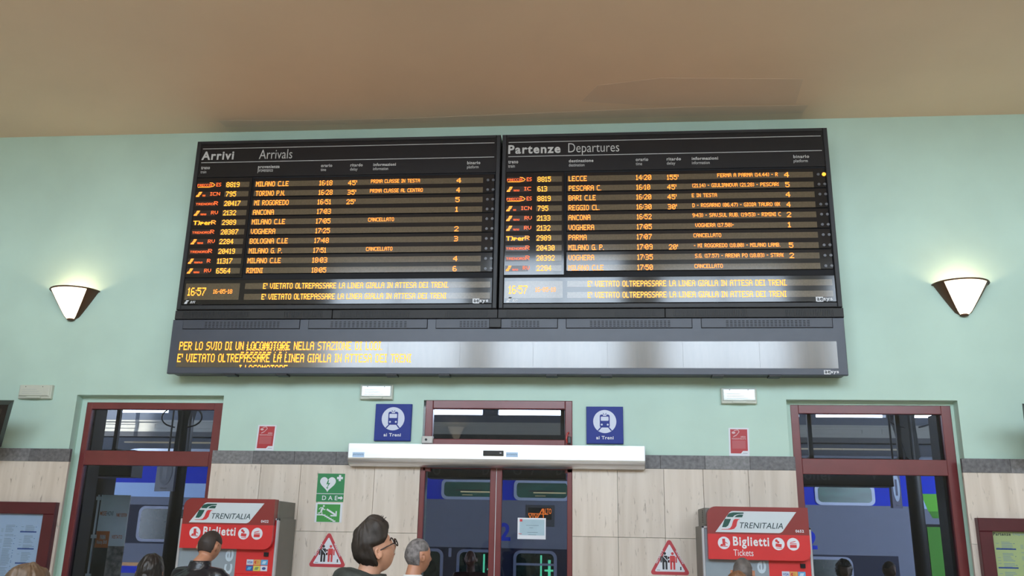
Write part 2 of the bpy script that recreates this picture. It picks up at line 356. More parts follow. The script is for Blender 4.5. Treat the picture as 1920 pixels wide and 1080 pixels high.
# transom above the sliding door
YT=.02
a0,a1=at(797,790,YT).x,at(1073,790,YT).x; zt=at(935,751,YT).z; g0,g1=at(811,790,YT).x,at(1059.5,790,YT).x; gz1=at(935,766.5,YT).z; gz0=at(935,823.5,YT).z; zb=at(935,836,YT).z
tr=bpy.data.objects.new('window_3',None); COL.objects.link(tr); struct(tr); tr['label']='red framed transom window above the sliding door'
MB().bevbox(a0,g0,-YT,.06,zb-.25,zt,.006).build('jamb',redp,tr); MB().bevbox(g1,a1,-YT,.06,zb-.25,zt,.006).build('jamb',redp,tr)
MB().bevbox(g0,g1,-YT,.06,gz1,zt,.006).build('head',redp,tr); MB().bevbox(g0,g1,-YT,.06,zb-.1,gz0,.006).build('sill',redp,tr)
MB().box(g0-.01,g1+.01,.03,.036,gz0-.01,gz1+.01).build('glass_pane',glass,tr)
hx=at(1066,823,.04)
mb=MB().tube([(hx.x,-.03,hx.z+.06),(hx.x-.012,-.05,hx.z+.05),(hx.x-.02,-.055,hx.z+.0),(hx.x-.012,-.045,hx.z-.04)],.008); mb.build('handle',mat('bright red plastic',(.5,.03,.02),.35),tr)
MB().bevbox(hx.x-.008,hx.x+.024,-.07,-.02,hx.z-.045,hx.z+.02,.006).build('latch',mat('dark grey plastic',(.05,.05,.055),.4),tr)
# sliding door
dr=bpy.data.objects.new('door_1',None); COL.objects.link(dr); struct(dr); dr['label']='red framed double glass sliding door under the aluminium operator'
zt2=at(930,870,.0).z; 
def leaf(xa,xb,sa,sb):
    y=.0; zg=at(930,880,0).z
    lf=MB().bevbox(xa,xa+sa,y-.02,y+.04,.01,zt2,.004).build('door_leaf',redp,dr)
    MB().bevbox(xb-sb,xb,y-.02,y+.04,.01,zt2,.004).build('stile',redp,lf)
    MB().bevbox(xa+sa,xb-sb,y-.02,y+.04,zg,zt2,.004).build('top_rail',redp,lf)
    MB().bevbox(xa+sa,xb-sb,y-.02,y+.04,.01,.14,.004).build('bottom_rail',redp,lf)
    MB().box(xa+sa-.01,xb-sb+.01,y+.01,y+.016,.13,zg+.01).build('glass_pane',glass,lf)
    return lf
xm=at(929.5,960).x
leaf(C0,xm-.004,.048,.055); leaf(xm+.004,C1,.052,.048)
MB().box(xm-.004,xm+.004,-.012,.03,.01,zt2).build('rubber_seal',mat('pale grey seal',(.62,.6,.6),.4),dr)
# ================================================================== DISPLAY BOARDS
DB=.28; Y0=-DB
def Zv(v): return 3.75+v
RV=[1.485-.1057*k for k in range(10)]
def dispboard(root,x0,x1,title_it,title_en,data,dx,cols,msg,clk,title_px,en_px,heads,lamp_on):
    z0,z1=Zv(.122),Zv(1.99)
    fr=.045
    # casing: deep box with raised border
    mb=MB().box(x0,x1,Y0+.03,-.02,z0,z1)
    mb.bevbox(x0,x0+fr,Y0-.012,Y0+.03,z0,z1,.006).bevbox(x1-fr,x1,Y0-.012,Y0+.03,z0,z1,.006).bevbox(x0+fr,x1-fr,Y0-.012,Y0+.03,z1-.035,z1,.006).bevbox(x0+fr,x1-fr,Y0-.012,Y0+.03,z0,z0+.05,.006)
    mb.build('casing',blackm,root)
    for k in range(4):
        xx=x0+.25+(x1-x0-.5)*k/3
        MB().box(xx-.02,xx+.02,Y0-.016,Y0-.012,z0+.046,z0+.054).build('clip',slotm,root)
    hz0=Zv(1.575)
    hp=MB().box(x0+fr,x1-fr,Y0,Y0+.03,hz0,z1-.035).build('header_panel',black,root)
    lineM=mat('pale printed line',(.42,.42,.42),.5)
    for v in (1.905,1.745): MB().box(x0+fr+.02,x1-fr-.02,Y0-.0015,Y0,Zv(v)-.004,Zv(v)+.004).build('header_line',lineM,hp)
    lt=mat('pale grey lettering',(.55,.55,.54),.5)
    lettering('title_lettering',title_it,atx(title_px[0],Zv(1.81),DB),atx(title_px[1],Zv(1.81),DB),Zv(1.775),Zv(1.875),Y0,lt,hp,bold=.035)
    lettering('title_lettering',title_en,atx(en_px[0],Zv(1.81),DB),atx(en_px[1],Zv(1.81),DB),Zv(1.775 if 'p' not in title_en else 1.745),Zv(1.882),Y0,lt,hp,bold=-.008)
    for it,en,px,wi,we in heads:
        xx=atx(px,Zv(1.68),DB)
        lettering('column_lettering',it,xx,xx+wi*.0057,Zv(1.668)-(.012 if 'p' in it else 0),Zv(1.702),Y0,lt,hp,bold=.03)
        lettering('column_lettering',en,xx,xx+we*.0057,Zv(1.622)-(.01 if ('p' in en or 'y' in en) else 0),Zv(1.655),Y0,lt,hp)
    # number panel and five row modules
    xa,xb,xc,xd=cols            # divider between number panel and modules ; strip end
    mt,mbm=1.565,.455
    npn=MB().bevbox(x0+fr,xa-.01,Y0-.004,Y0+.03,Zv(mbm)+.01,Zv(mt),.003).build('number_panel',blackg,root)
    MB().box(x0+fr,x1-fr,Y0+.012,Y0+.03,Zv(.44),Zv(mt)+.012).build('backing',slotm,root)
    mods=[]
    for k in range(5):
        zt_=Zv(RV[2*k]+.0528+.025); zb_=Zv(RV[2*k+1]-.0528+.018)
        mods.append(MB().bevbox(xa+.01,x1-fr-.008,Y0-.006,Y0+.03,zb_+.004,zt_-.012,.004).build('row_module',blackg,root))
    sh=.030
    for k in range(10):
        z=Zv(RV[k]); md=mods[k//2]; yy=Y0-.0065
        MB().box(xb,xa-.035,Y0-.0055,Y0-.004,z-sh,z+sh).build('led_strip',ledp,npn)
        MB().box(x0+fr+.012,xb-.075,Y0-.0052,Y0-.004,z-sh,z+sh).build('logo_strip',mat('unlit red led matrix',(.035,.022,.02),.2,spec=.6),npn)
        MB().box(xc,xd,Y0-.0075,Y0-.006,z-sh,z+sh).build('led_strip',ledp,md)
        for j in range(2):
            cx=xd+.05+.055*j
            on=(lamp_on and k==0 and j==1)
            MB().poly(circle(cx,z,.019 if on else .014,n=16),Y0-.012,Y0-.006).build('indicator_lamp',ledy if on else mat('grey indicator lens',(.10,.10,.11),.3),md)
        lg,num,dest,tim,dly,inf,pl=data[k]
        yn=Y0-.0056; ym=Y0-.0076
        def px(p): return atx(p,z,DB)
        # operator emblem in red and orange dots
        kind,la,lb=lg; A,B=px(la),px(lb); Lw=B-A
        if kind[0]=='E':
            ledtext('FRECCIA',A,A+Lw*.62,z-.002,.026,yn,ledr,npn,name='led_emblem')
            mb=MB(); P=[(A+Lw*.03,z-.024),(A+Lw*.5,z-.026),(A+Lw*.68,z-.016),(A+Lw*.74,z+.0),(A+Lw*.62,z+.022),(A+Lw*.52,z+.024)]
            mb.tube([(x,yn-.003,zz) for x,zz in P],.0036,n=5); mb.build('led_emblem',led,npn)
            ledtext('ES',A+Lw*.8,B,z+.002,.040,yn,ledr,npn,name='led_emblem')
        elif kind[0]=='F':
            mb=MB(); w_=Lw*.22
            for dz0,dz1,s0,s1 in ((.012,.028,.45,1.0),(-.004,.008,.3,.85),(-.026,-.008,.0,.6)):
                mb.poly([(A+w_*s0-w_*.1,z+dz0),(A+w_*s1-w_*.1,z+dz0),(A+w_*s1+w_*.05,z+dz1),(A+w_*s0+w_*.05,z+dz1)],yn-.002,yn)
            mb.build('led_emblem',led,npn)
            ledtext('TRENITALIA',A+Lw*.26,A+Lw*(.90-.13*len(kind)),z-.014,.018,yn,ledr,npn,name='led_emblem')
            ledtext(kind[1:],B-Lw*(.13*len(kind[1:])+.03),B,z+.004,.038,yn,ledr,npn,name='led_emblem')
        elif kind[0]=='N':
            ledtext('TRENORD',A,A+Lw*.8,z-.004,.024,yn,ledr,npn,name='led_emblem'); ledtext('R',B-Lw*.18,B,z+.004,.042,yn,ledr,npn,name='led_emblem')
        else:
            mb=MB(); 
            for dx_ in (0,.003): dots(mb,'T)per',A+dx_,A+Lw*.78+dx_,z-.002,.046,yn)
            mb.build('led_emblem',ledy,npn,recalc=False); ledtext('R',B-Lw*.2,B,z+.002,.044,yn,led,npn,name='led_emblem')
        ledtext(num[0],px(num[1]),px(num[2]),z,.056,yn,ledy,npn)
        ledtext(dest[0],px(dest[1]),px(dest[2]),z,.056,ym,led,md)
        ledtext(tim[0],px(tim[1]),px(tim[2]),z,.056,ym,led,md)
        if dly: ledtext(dly[0],px(dly[1]),px(dly[2]),z-.004,.054,ym,led,md)
        if inf: ledtext(inf[0],px(inf[1]),px(inf[2]),z+.008,.040,ym,led,md)
        if pl: ledtext(pl[0],px(pl[1]),px(pl[2]),z+.002,.054,ym,led,md)
    # message panel
    pz0,pz1=z0+.05,Zv(.445)
    mp=MB().bevbox(x0+fr+.004,x1-fr-.004,Y0-.006,Y0+.03,pz0+.004,pz1-.006,.003).build('message_panel',blackg,root)
    yy=Y0-.0075
    ca,cb,ma,mb_=clk[0],clk[1],clk[2],clk[3]
    zc=Zv(.313); 
    MB().box(ca,cb,yy,Y0-.006,zc-.087,zc+.087).build('led_strip',ledp,mp)
    for zz in (zc+.055,zc-.058): MB().box(ma,mb_,yy,Y0-.006,zz-.031,zz+.031).build('led_strip',ledp,mp)
    for q in range(4): MB().box(ca+(cb-ca)*(.25*q)+.0,ca+(cb-ca)*.25*q+.001,yy-.0006,yy,zc-.087,zc+.087)
    ledtext('16:57',atx(clk[4],zc,DB),atx(clk[5],zc,DB),zc,.085,yy,ledy,mp)
    ledtext('16-05-18',atx(clk[6],zc,DB),atx(clk[7],zc,DB),zc,.045,yy,led,mp)
    M_="E' VIETATO OLTREPASSARE LA LINEA GIALLA IN ATTESA DEI TRENI"
    ledtext(M_+'.',atx(msg[0],zc+.055,DB),atx(msg[1],zc+.055,DB),zc+.055,.060,yy,ledy,mp)
    ledtext(M_,atx(msg[2],zc-.058,DB),atx(msg[3],zc-.058,DB),zc-.058,.060,yy,ledy,mp)
    # maker's marks
    lx=x0+fr+.03; lz=z0+.085
    mbx=MB()
    for dz0,dz1,s0,s1 in ((.018,.03,.4,1.0),(.002,.014,.25,.8),(-.022,-.002,.0,.55)):
        mbx.poly([(lx+.05*s0,lz+dz0),(lx+.05*s1,lz+dz0),(lx+.05*s1+.008,lz+dz1),(lx+.05*s0+.008,lz+dz1)],Y0-.0075,Y0-.006)
    mbx.build('emblem',white,mp); lettering('lettering','RFI',lx+.062,lx+.115,lz-.018,lz+.008,Y0-.006,white,mp,bold=.02,shear=.3)
    ax=x1-fr-.04; az=z0+.078
    MB().box(ax-.155,ax-.088,Y0-.0075,Y0-.006,az-.024,az+.024).build('emblem',white,mp)
    lettering('lettering','ae',ax-.145,ax-.091,az-.014,az+.016,Y0-.0075,blackm,mp,bold=.03)
    lettering('lettering','sys',ax-.085,ax,az-.022,az+.014,Y0-.006,white,mp,bold=.03)
    tx=thing_dummy=None

A_=[(('E',371,415),('8819',425,449.6),('MILANO C.LE',480.8,541.7),('16:18',599.3,623.7),("45'",653.3,669.7),('PRIMA CLASSE IN TESTA',695.8,787.5),('4',856.4,865)),
(('FICN',369,413),('795',424,443),('TORINO P.N.',480,534.6),('16:28',598,624),("35'",652,668),('PRIMA CLASSE AL CENTRO',694,793),('4',856,863)),
(('N',368,409),('20417',421,451),('MI ROGOREDO',477.6,541.7),('16:51',596,621),("25'",650,666.5),None,('5',854,862)),
(('FRV',365,409),('2132',419,443),('ANCONA',475,514),('17:03',595,621),None,None,('1',854,859)),
(('T',363,405),('2989',417,443),('MILANO C.LE',473,535),('17:05',593,620),None,('CANCELLATO',690.5,739),None),
(('N',361,402),('20387',414.7,447),('VOGHERA',471,516.6),('17:25',592,619),None,None,('2',852,860)),
(('FRV',359,403),('2284',412,438),('BOLOGNA C.LE',469,540),('17:48',590,617),None,None,('3',851.5,859)),
(('N',357,398),('20419',410,441),('MILANO G. P.',467.5,529.5),('17:51',588,612),None,('CANCELLATO',686.5,736),None),
(('FR',354,395),('11317',408,436),('MILANO C.LE',465,527),('18:03',586,614),None,None,('4',850,858)),
(('FRV',352,396),('6564',406,432.5),('RIMINI',463,493),('18:05',585,612),None,None,('6',849,856.5))]
D_=[(('E',951,997),('8815',1008,1033),('LECCE',1066.4,1100.4),('14:20',1192.4,1221),("155'",1250.5,1272),('FERMA A PARMA (14.44) - R',1344.7,1458),('4',1470,1479)),
(('FIC',951,996),('613',1008,1026),('PESCARA C.',1066.5,1127),('16:10',1193,1219),("45'",1251,1268),('(21.14) - GIULIANOVA (21.28) - PESCAR(',1298,1460),('5',1472,1480)),
(('E',950,997),('8819',1007.7,1032.5),('BARI C.LE',1066,1117),('16:20',1193,1221),("45'",1251.5,1268.5),('E IN TESTA',1297,1344),('4',1473,1481.5)),
(('FICN',950,997),('795',1008,1028),('REGGIO CL.',1066,1124),('16:30',1193.5,1221.5),("30'",1252,1269),('D - ROSARNO (06.47) - GIOIA TAURO (0(',1298,1462.5),('4',1474.5,1482)),
(('FRV',950,997),('2133',1007,1032),('ANCONA',1066,1107),('16:52',1194,1221.5),None,('9:43) - SAV.SUL RUB. (19:53) - RIMINI C',1298,1464),('2',1475,1483)),
(('FRV',950,996),('2132',1006.5,1032),('VOGHERA',1066,1114),('17:05',1194,1222),None,('VOGHERA (17.50)-',1303.6,1375.7),('1',1477,1482.5)),
(('T',949,993),('2989',1006,1033),('PARMA',1066,1100),('17:07',1194,1222),None,('CANCELLATO',1300,1352),None),
(('N',949,993),('20430',1006,1040),('MILANO G. P.',1066,1132),('17:09',1194.5,1223.5),("20'",1254,1271),('- MI ROGOREDO (18.00) - MILANO LAMB.',1301,1462.5),('5',1479,1487)),
(('N',949,993),('20392',1006,1040),('VOGHERA',1066,1114),('17:35',1195,1224),None,('S.G. (17.57) - ARENA PO (18.03) - STRA(',1303,1469),('2',1480,1488.5)),
(('FRV',949,993),('2284',1006,1034),('MILANO C.LE',1066,1131.5),('17:50',1195,1224),None,('CANCELLATO',1302,1355),None)]
zz1=Zv(RV[0])
ar=thing('arrivals_board','black electronic board headed Arrivi Arrivals, left of the pair above the door','information board',(-2.57,-.14,Zv(.122)))
dispboard(ar,-4.205,-.932,'Arrivi','Arrivals',A_,0,(atx(474,zz1,DB),atx(425,zz1,DB)-.01,atx(480,zz1,DB)-.01,atx(906,zz1,DB)),(494,841,491,837),
  (atx(348,Zv(.313),DB),atx(449,Zv(.313),DB),atx(459,Zv(.313),DB),atx(919,Zv(.313),DB),353,386.5,400.6,436),(378,438.5),(486,548),
  [('treno','train',377,17,11),('provenienza','provenance',484,41,29),('orario','time',602,21,10),('ritardo','delay',657,23,14),('informazioni','information',700,42,28),('binario','platform',876,24,21)],False)
de=thing('departures_board','black electronic board headed Partenze Departures with one lit amber lamp, right of the pair','information board',(.73,-.14,Zv(.122)))
dispboard(de,-.914,2.368,'Partenze','Departures',D_,0,(atx(1060,zz1,DB),atx(1008,zz1,DB)-.01,atx(1065,zz1,DB)-.005,atx(1524,zz1,DB)),(1102,1475,1102,1474),
  (atx(947,Zv(.313),DB),atx(1055,Zv(.313),DB),atx(1063.5,Zv(.313),DB),atx(1561,Zv(.313),DB),954,989,1004,1042),(953,1051),(1065.5,1161),
  [('treno','train',953,18,12),('destinazione','destination',1066.5,44,28),('orario','time',1192,22,11),('ritardo','delay',1250,25,15),('informazioni','information',1297,46,31),('binario','platform',1487.5,27,24)],True)
# ribbed beam below them
bm_=thing('ventilation_beam','black ribbed beam between the two upper boards and the long lower display','beam',(-.92,-.14,Zv(.03)))
xs=[-4.215,atx(623,Zv(.07),DB),-.92,atx(1247,Zv(.07),DB),2.378]
MB().box(xs[0],xs[-1],Y0+.02,-.02,Zv(.024),Zv(.118)).build('core',slotm,bm_)
for k in range(4):
    a,b=xs[k]+.003,xs[k+1]-.003
    sg=MB().bevbox(a,b,Y0-.004,Y0+.02,Zv(.026),Zv(.116),.003).build('segment',ribm,bm_)
    mb=MB(); n=int((b-a-.16)/.016)
    for j in range(n):
        if (j//22)%3==2 : continue
        x=a+.08+j*.016; mb.box(x,x+.007,Y0-.009,Y0-.004,Zv(.040),Zv(.102))
    o=mb.build('rib',ribm,sg); o['kind']='stuff'
# lower message display, leaning forward very slightly
ld=thing('message_display','long blue-grey display with two lines of amber running text under both boards','information board',(-.92,-.14,3.22))
lx0,lx1=-4.226,2.372; H0,H1=3.75-.530,3.75+.020; T2=math.tan(R(0.6))
def tiltmesh(o,ref=H0+.27,t=T2):
    for v in o.data.vertices: v.co.y-=(v.co.z-ref)*t
    return o
o=MB().box(lx0,lx1,Y0+.03,-.03,H0+.02,H1).bevbox(lx0,lx1,Y0,Y0+.05,H0,H1,.006).build('casing',greymet,ld); tiltmesh(o)
pz1,pz0=Zv(-.209),Zv(-.467); pxa,pxb=-4.134,2.286
pn=tiltmesh(MB().box(pxa,pxb,Y0-.003,Y0,pz0,pz1).build('led_panel',ledlow,ld))
for k in range(8):       # vertical module joints of the panel
    x=pxa+(pxb-pxa)*(k+1)/9; tiltmesh(MB().box(x-.0007,x+.0007,Y0-.0036,Y0-.003,pz0,pz1).build('panel_joint',mat('grey joint',(.10,.09,.08),.4),pn))
def lt2(s,x0,x1,zc,h,**k): tiltmesh(ledtext(s,x0,x1,zc,h,Y0-.0035,ledy,pn,**k))
def lx(p,z): return atx(p,z,DB)
za=pz1-.042; zb2=pz1-.165
lt2('PER LO SVIO DI UN LOCOMOTORE NELLA STAZIONE DI LODI.',lx(337,za),lx(717,za),za,.084)
lt2("E' VIETATO OLTREPASSARE LA LINEA GIALLA IN ATTESA DEI TRENI",lx(333,zb2),lx(771,zb2),zb2,.084)
lt2('I LOCOMOTORE',lx(449,pz0+.01),lx(539,pz0),pz0-.018,.084,rows=range(2))
lt2('PASSARE LA L',lx(451,zb2),lx(541,zb2),zb2+.020,.084,rows=(0,2,4))
lt2('LOCOMOTORE',lx(463,za),lx(543,za),za-.018,.084,rows=(1,3,5))
hz1_,hz0_=Zv(.018),Zv(-.075)
for a,b,nn in ((344,562,20),(579,801,18),(818,1045,0),(1062,1297,21),(1315,1560,21)):
    xa,xb=lx(a,Zv(-.03)),lx(b,Zv(-.03))
    h_=tiltmesh(MB().box(xa-.004,xb+.006,Y0-.001,Y0+.0,hz0_-.006,hz1_).build('hatch_gap',slotm,ld))
    h=tiltmesh(MB().bevbox(xa,xb,Y0-.008,Y0+.0,hz0_,hz1_-.002,.002).build('hatch',greymet2,ld))
    mb=MB()
    if nn: c0,c1=xa+(xb-xa)*(.19 if nn!=20 else .19),xa+(xb-xa)*.81; cs=[c0+(c1-c0)*j/(nn-1) for j in range(nn)]
    else: cs=[xa+.235+j*.035 for j in range(8)]+[xa+.74+j*.036 for j in range(8)]
    for c in cs:
        for r in range(4): mb.box(c,c+.023,Y0-.0088,Y0-.008,Zv(-.010-.0165*r)-.0032,Zv(-.010-.0165*r)+.0032)
    o=tiltmesh(mb.build('vent_slot',slotm,h)); o['kind']='stuff'
xa,xb=lx(918,Zv(-.03)),lx(940,Zv(-.03)); tiltmesh(MB().bevbox(xa,xb,Y0-.035,Y0,Zv(-.075),Zv(.014),.004).build('bracket',blackm,ld))
for p in ((420,441),(517,538),(722,744),(821,843),(1023,1045),(1126,1148),(1335,1358),(1442,1465)):
    xa,xb=lx(p[0],H0),lx(p[1],H0); MB().bevbox(xa,xb,Y0+.0,Y0+.10,H0-.016,H0+.004,.003).build('mounting_foot',blackm,ld)
ax=lx(1573,Zv(-.5)); az=Zv(-.502)
tiltmesh(MB().box(ax-.135,ax-.075,Y0-.0015,Y0,az-.02,az+.02).build('emblem',white,ld)); tiltmesh(lettering('lettering','ae',ax-.128,ax-.078,az-.012,az+.014,Y0-.0015,blackm,ld,bold=.03)); tiltmesh(lettering('lettering','sys',ax-.072,ax,az-.018,az+.012,Y0,white,ld,bold=.03))
# ================================================================== WALL SCONCES
def sconce(cx,ztop,y,face,label,group=None,k=1.0,power=4.4):
    t=thing('wall_sconce',label,'wall lamp',(cx,y,ztop-.3)); 
    if group: t['group']=group
    a,b,h=.255*k,.23*k,.315*k
    def ring(u,ang0,ang1,n,off=0):
        # u 0 top .. 1 bottom
        s=(1-u)**.92*.80+.20; zz=ztop-h*u
        if u>.9: s*=math.sqrt(max(0,1-((u-.9)/.1)**2))*.55+.45
        out=[]
        for j in range(n+1):
            q=ang0+(ang1-ang0)*j/n; out.append((cx+(a*s-off)*math.cos(q),y+face*(b*s-off)*math.sin(q)*1.0,zz))
        return out
    def shell(a0,a1,n,u0,u1,name,m,th=.006,nu=10):
        us=[u0+(u1-u0)*i/nu for i in range(nu+1)]
        rs=[ring(u,a0,a1,n)+ring(u,a0,a1,n,th)[::-1] for u in us]
        return MB().loft(rs).build(name,m,t,smooth=False)
    shell(R(38),R(142),20,.02,.97,'glass_shade',opal)
    shell(R(0),R(38.5),6,.0,1.0,'side_plate',brown,.01); shell(R(141.5),R(180),6,.0,1.0,'side_plate',brown,.01)
    # rim
    pts=[(cx+(a+.004)*math.cos(q),y+face*(b+.004)*math.sin(q),ztop) for q in [math.pi*j/28 for j in range(29)]]
    MB().tube(pts,.009,6).build('rim',brown,t,smooth=True)
    pts=[(x,yy,z) for x,yy,z in ring(.965,0,math.pi,12)]
    MB().ball((cx,y+face*.02,ztop-h*.985),(a*.17,b*.17,.016)).build('tip',brown,t,smooth=True)
    MB().box(cx-a*.45,cx+a*.45,min(y,y+face*.012),max(y,y+face*.012),ztop-h*.45,ztop-.03).build('wall_plate',mat('reflector white',(.7,.65,.55),.4),t)
    sx=cx+(a*.86-.01)*(1 if cx<0 else -1)
    l=bpy.data.lights.new('lamp_bulb','POINT'); l.energy=power; l.color=(1,.70,.42); l.shadow_soft_size=.03
    lo=bpy.data.objects.new('lamp_bulb',l); lo.location=(cx,y+face*.10,ztop-.10); COL.objects.link(lo); lo.parent=t; lo.matrix_parent_inverse=Matrix.Translation(t.location).inverted()
    return t
cL=at(127,562,.13); zL=at(118,541,.13).z; cR=at(1812,548,.13); zR_=at(1815,527,.13).z
sconce(cL.x,zL,0,-1,'lit triangular wall lamp with brown metal rim, left of the arrivals board')
sconce(cR.x,zR_,0,-1,'lit triangular wall lamp with brown metal rim, right of the departures board')
# the hall's far side carries the same lamps (one shows mirrored in the transom glass)
q=at(855,812,-.03); d=(q-CAM); tt=(-YB+.03+q.y)/d.y if d.y else 0
s_=(q.y+(-YB)-.1)/d.y; hit=q+Vector((d.x,0,d.z))*s_
sconce(hit.x,hit.z+.15,YB,1,'lit triangular wall lamp on the far wall, seen mirrored in the transom glass',k=1.0,power=4)
# ================================================================== EMERGENCY LIGHTS
def emlight(r,label,m2):
    x0,x1,z0,z1=r; t=thing('emergency_light',label,'emergency light',((x0+x1)/2,0,z0))
    MB().bevbox(x0,x1,-.045,0,z0,z1,.008).build('housing',plas,t)
    MB().bevbox(x0+.012,x1-.012,-.062,-.045,z0+.022,z1-.008,.010).build('lens',m2,t)
    MB().bevbox(x0+.10,x1-.10,-.066,-.03,z0+.002,z0+.02,.004).build('clip',plas,t)
    for k in (.22,.74): MB().box(x0+(x1-x0)*k,x0+(x1-x0)*k+.008,-.0635,-.062,z1-.026,z1-.018).build('screw',mat('dark screw',(.1,.1,.08),.5),t)
    mb=MB()
    for k in range(3): mb.box(x0+.05,x1-.09-.03*k,-.0632,-.062,z0+.045+.022*k,z0+.049+.022*k)
    mb.build('printed_line',mat('faint grey print',(.50,.54,.50),.5),t)
emlight(rect(36.5,97.5,722,747.5,.03),'plain off-white emergency light at far left above the left monitor',plas)
emlight(rect(676,737,722,749,.03),'clear lensed emergency light above the left ai Treni sign',lens)
emlight(rect(1352,1418.5,728,757,.03),'clear lensed emergency light above the right red notice',lens)
# ================================================================== SIGNS
blue=mat('sign blue enamel',(.012,.030,.25),.45,spec=.3,var=.03)
paleb=mat('sign pale white',(.60,.64,.78),.35,var=.02)
def train_sign(r,label):
    x0,x1,z0,z1=r; t=thing('pictogram_sign',label,'sign',((x0+x1)/2,0,z0))
    MB().bevbox(x0,x1,-.035,0,z0,z1,.004).build('plate',blue,t)
    w=x1-x0; h=z1-z0; cx=(x0+x1)/2; cz_=z1-h*.405; rr=w*.315; y=-.035
    MB().poly(circle(cx,cz_,rr,n=40),y-.001,y).build('disc',paleb,t)
    bw=w*.135; mb=MB()
    mb.poly(rrect(cx-bw,cx+bw,cz_-rr*.52,cz_+rr*.60,w*.045),y-.002,y-.001)
    for s in (-1,1):
        mb.poly([(cx+s*bw*.75-.006,cz_-rr*.5),(cx+s*bw*.75+.008,cz_-rr*.5),(cx+s*(bw*1.35)+.008,cz_-rr*.80),(cx+s*(bw*1.35)-.008,cz_-rr*.80)],y-.002,y-.001)
        mb.poly([(cx+s*.006-.003,cz_+rr*.6),(cx+s*.006+.003,cz_+rr*.6),(cx+s*.016+.003,cz_+rr*.74),(cx+s*.016-.003,cz_+rr*.74)],y-.002,y-.001)
    mb.build('train_symbol',blue,t)
    mb=MB().poly(rrect(cx-bw*.78,cx+bw*.78,cz_+rr*.06,cz_+rr*.42,w*.02),y-.003,y-.002)
    mb.box(cx-bw*.34,cx+bw*.34,y-.003,y-.002,cz_+rr*.49,cz_+rr*.58)
    for s in (-1,1): mb.poly(circle(cx+s*bw*.6,cz_-rr*.27,w*.026,n=14),y-.003,y-.002)
    mb.build('train_symbol_detail',paleb,t)
    lettering('lettering','ai Treni',cx-w*.235,cx+w*.235,z0+h*.115,z0+h*.205,y,white,t,bold=.03)
train_sign(rect(703,771,757.5,826.5,.03),'blue ai Treni train sign left of the transom window')
train_sign(rect(1099.5,1168.5,762.5,832,.03),'blue ai Treni train sign right of the transom window')
gsg=mat('safety green',(.02,.23,.075),.4,var=.03); gsg2=mat('brighter safety green',(.045,.30,.055),.4,var=.03); sw=mat('sign white',(.72,.74,.80),.4,var=.02)
# defibrillator sign
x0,x1,z0,z1=rect(594.5,645.5,888,941,.03); w=x1-x0; h=z1-z0
t=thing('defibrillator_sign','green DAE defibrillator sign with heart, upper of two green signs','sign',((x0+x1)/2,-.03,z0)); y=-.033
MB().box(x0,x1,y,-.03,z0,z1).build('plate',gsg,t)
MB().box(x0,x1,y-.001,y,z0+h*.275,z0+h*.295).build('divider',sw,t)
hp=[]
for k in range(40):
    q=2*math.pi*k/40; hp.append((16*math.sin(q)**3,13*math.cos(q)-5*math.cos(2*q)-2*math.cos(3*q)-math.cos(4*q)))
hp=hp[::-1]; cx=x0+w*.39; cz_=z0+h*.62; s=w*.29/16
MB().poly([(cx+a*s,cz_+b*s*1.02+.008) for a,b in hp],y-.001,y).build('heart',sw,t)
B=[(.0,.42),(.06,.40),(.03,.1),(.16,.14),(-.02,-.33),(.06,-.30),(-.02,-.47),(-.10,-.28),(-.04,-.31),(.04,.02),(-.10,-.02)]
MB().poly([(cx+a*w*.55,cz_+b*h*.36) for a,b in B][::-1],y-.002,y-.001).build('lightning_bolt',gsg,t)
cx=x0+w*.82; cz_=z1-h*.155; e=w*.04; g_=e*2.7; MB().poly([(cx-e,cz_-g_),(cx+e,cz_-g_),(cx+e,cz_-e),(cx+g_,cz_-e),(cx+g_,cz_+e),(cx+e,cz_+e),(cx+e,cz_+g_),(cx-e,cz_+g_),(cx-e,cz_+e),(cx-g_,cz_+e),(cx-g_,cz_-e),(cx-e,cz_-e)],y-.001,y).build('cross',sw,t)
lettering('lettering','D A E',x0+w*.22,x0+w*.78,z0+h*.06,z0+h*.215,y,sw,t,bold=.01)
ax=x0+w*.8; MB().poly([(ax,z0+h*.11),(ax+w*.1,z0+h*.11),(ax+w*.1,z0+h*.07),(ax+w*.18,z0+h*.14),(ax+w*.1,z0+h*.21),(ax+w*.1,z0+h*.17),(ax,z0+h*.17)],y-.001,y).build('arrow',sw,t)
# stair sign
x0,x1,z0,z1=rect(591,641.5,943,979.5,.03); w=x1-x0; h=z1-z0
t=thing('escape_route_sign','green running man and downward stairs sign, lower of two green signs','sign',((x0+x1)/2,-.03,z0))
MB().box(x0,x1,y,-.03,z0,z1).build('border',sw,t); gx0_,gx1_,gz0_,gz1_=x0+w*.07,x1-w*.08,z0+h*.02,z1-h*.07
MB().box(gx0_,gx1_,y-.001,y,gz0_,gz1_).build('plate',gsg2,t)
def P(a,b): return (gx0_+(gx1_-gx0_)*a,gz0_+(gz1_-gz0_)*b)
def seg(mb,p,q,wd,yy0,yy1):
    e_=(len(mb.v)%11)*.00004; yy0-=e_; p=Vector(p);q=Vector(q);d=(q-p).normalized();n=Vector((d.y,-d.x))*wd/2
    mb.poly([tuple(p-n),tuple(p+n),tuple(q+n),tuple(q-n)][::-1],yy0,yy1)
mb=MB(); yy0,yy1=y-.002,y-.001
mb.poly(circle(*P(.28,.90),.009,n=12),yy0,yy1)
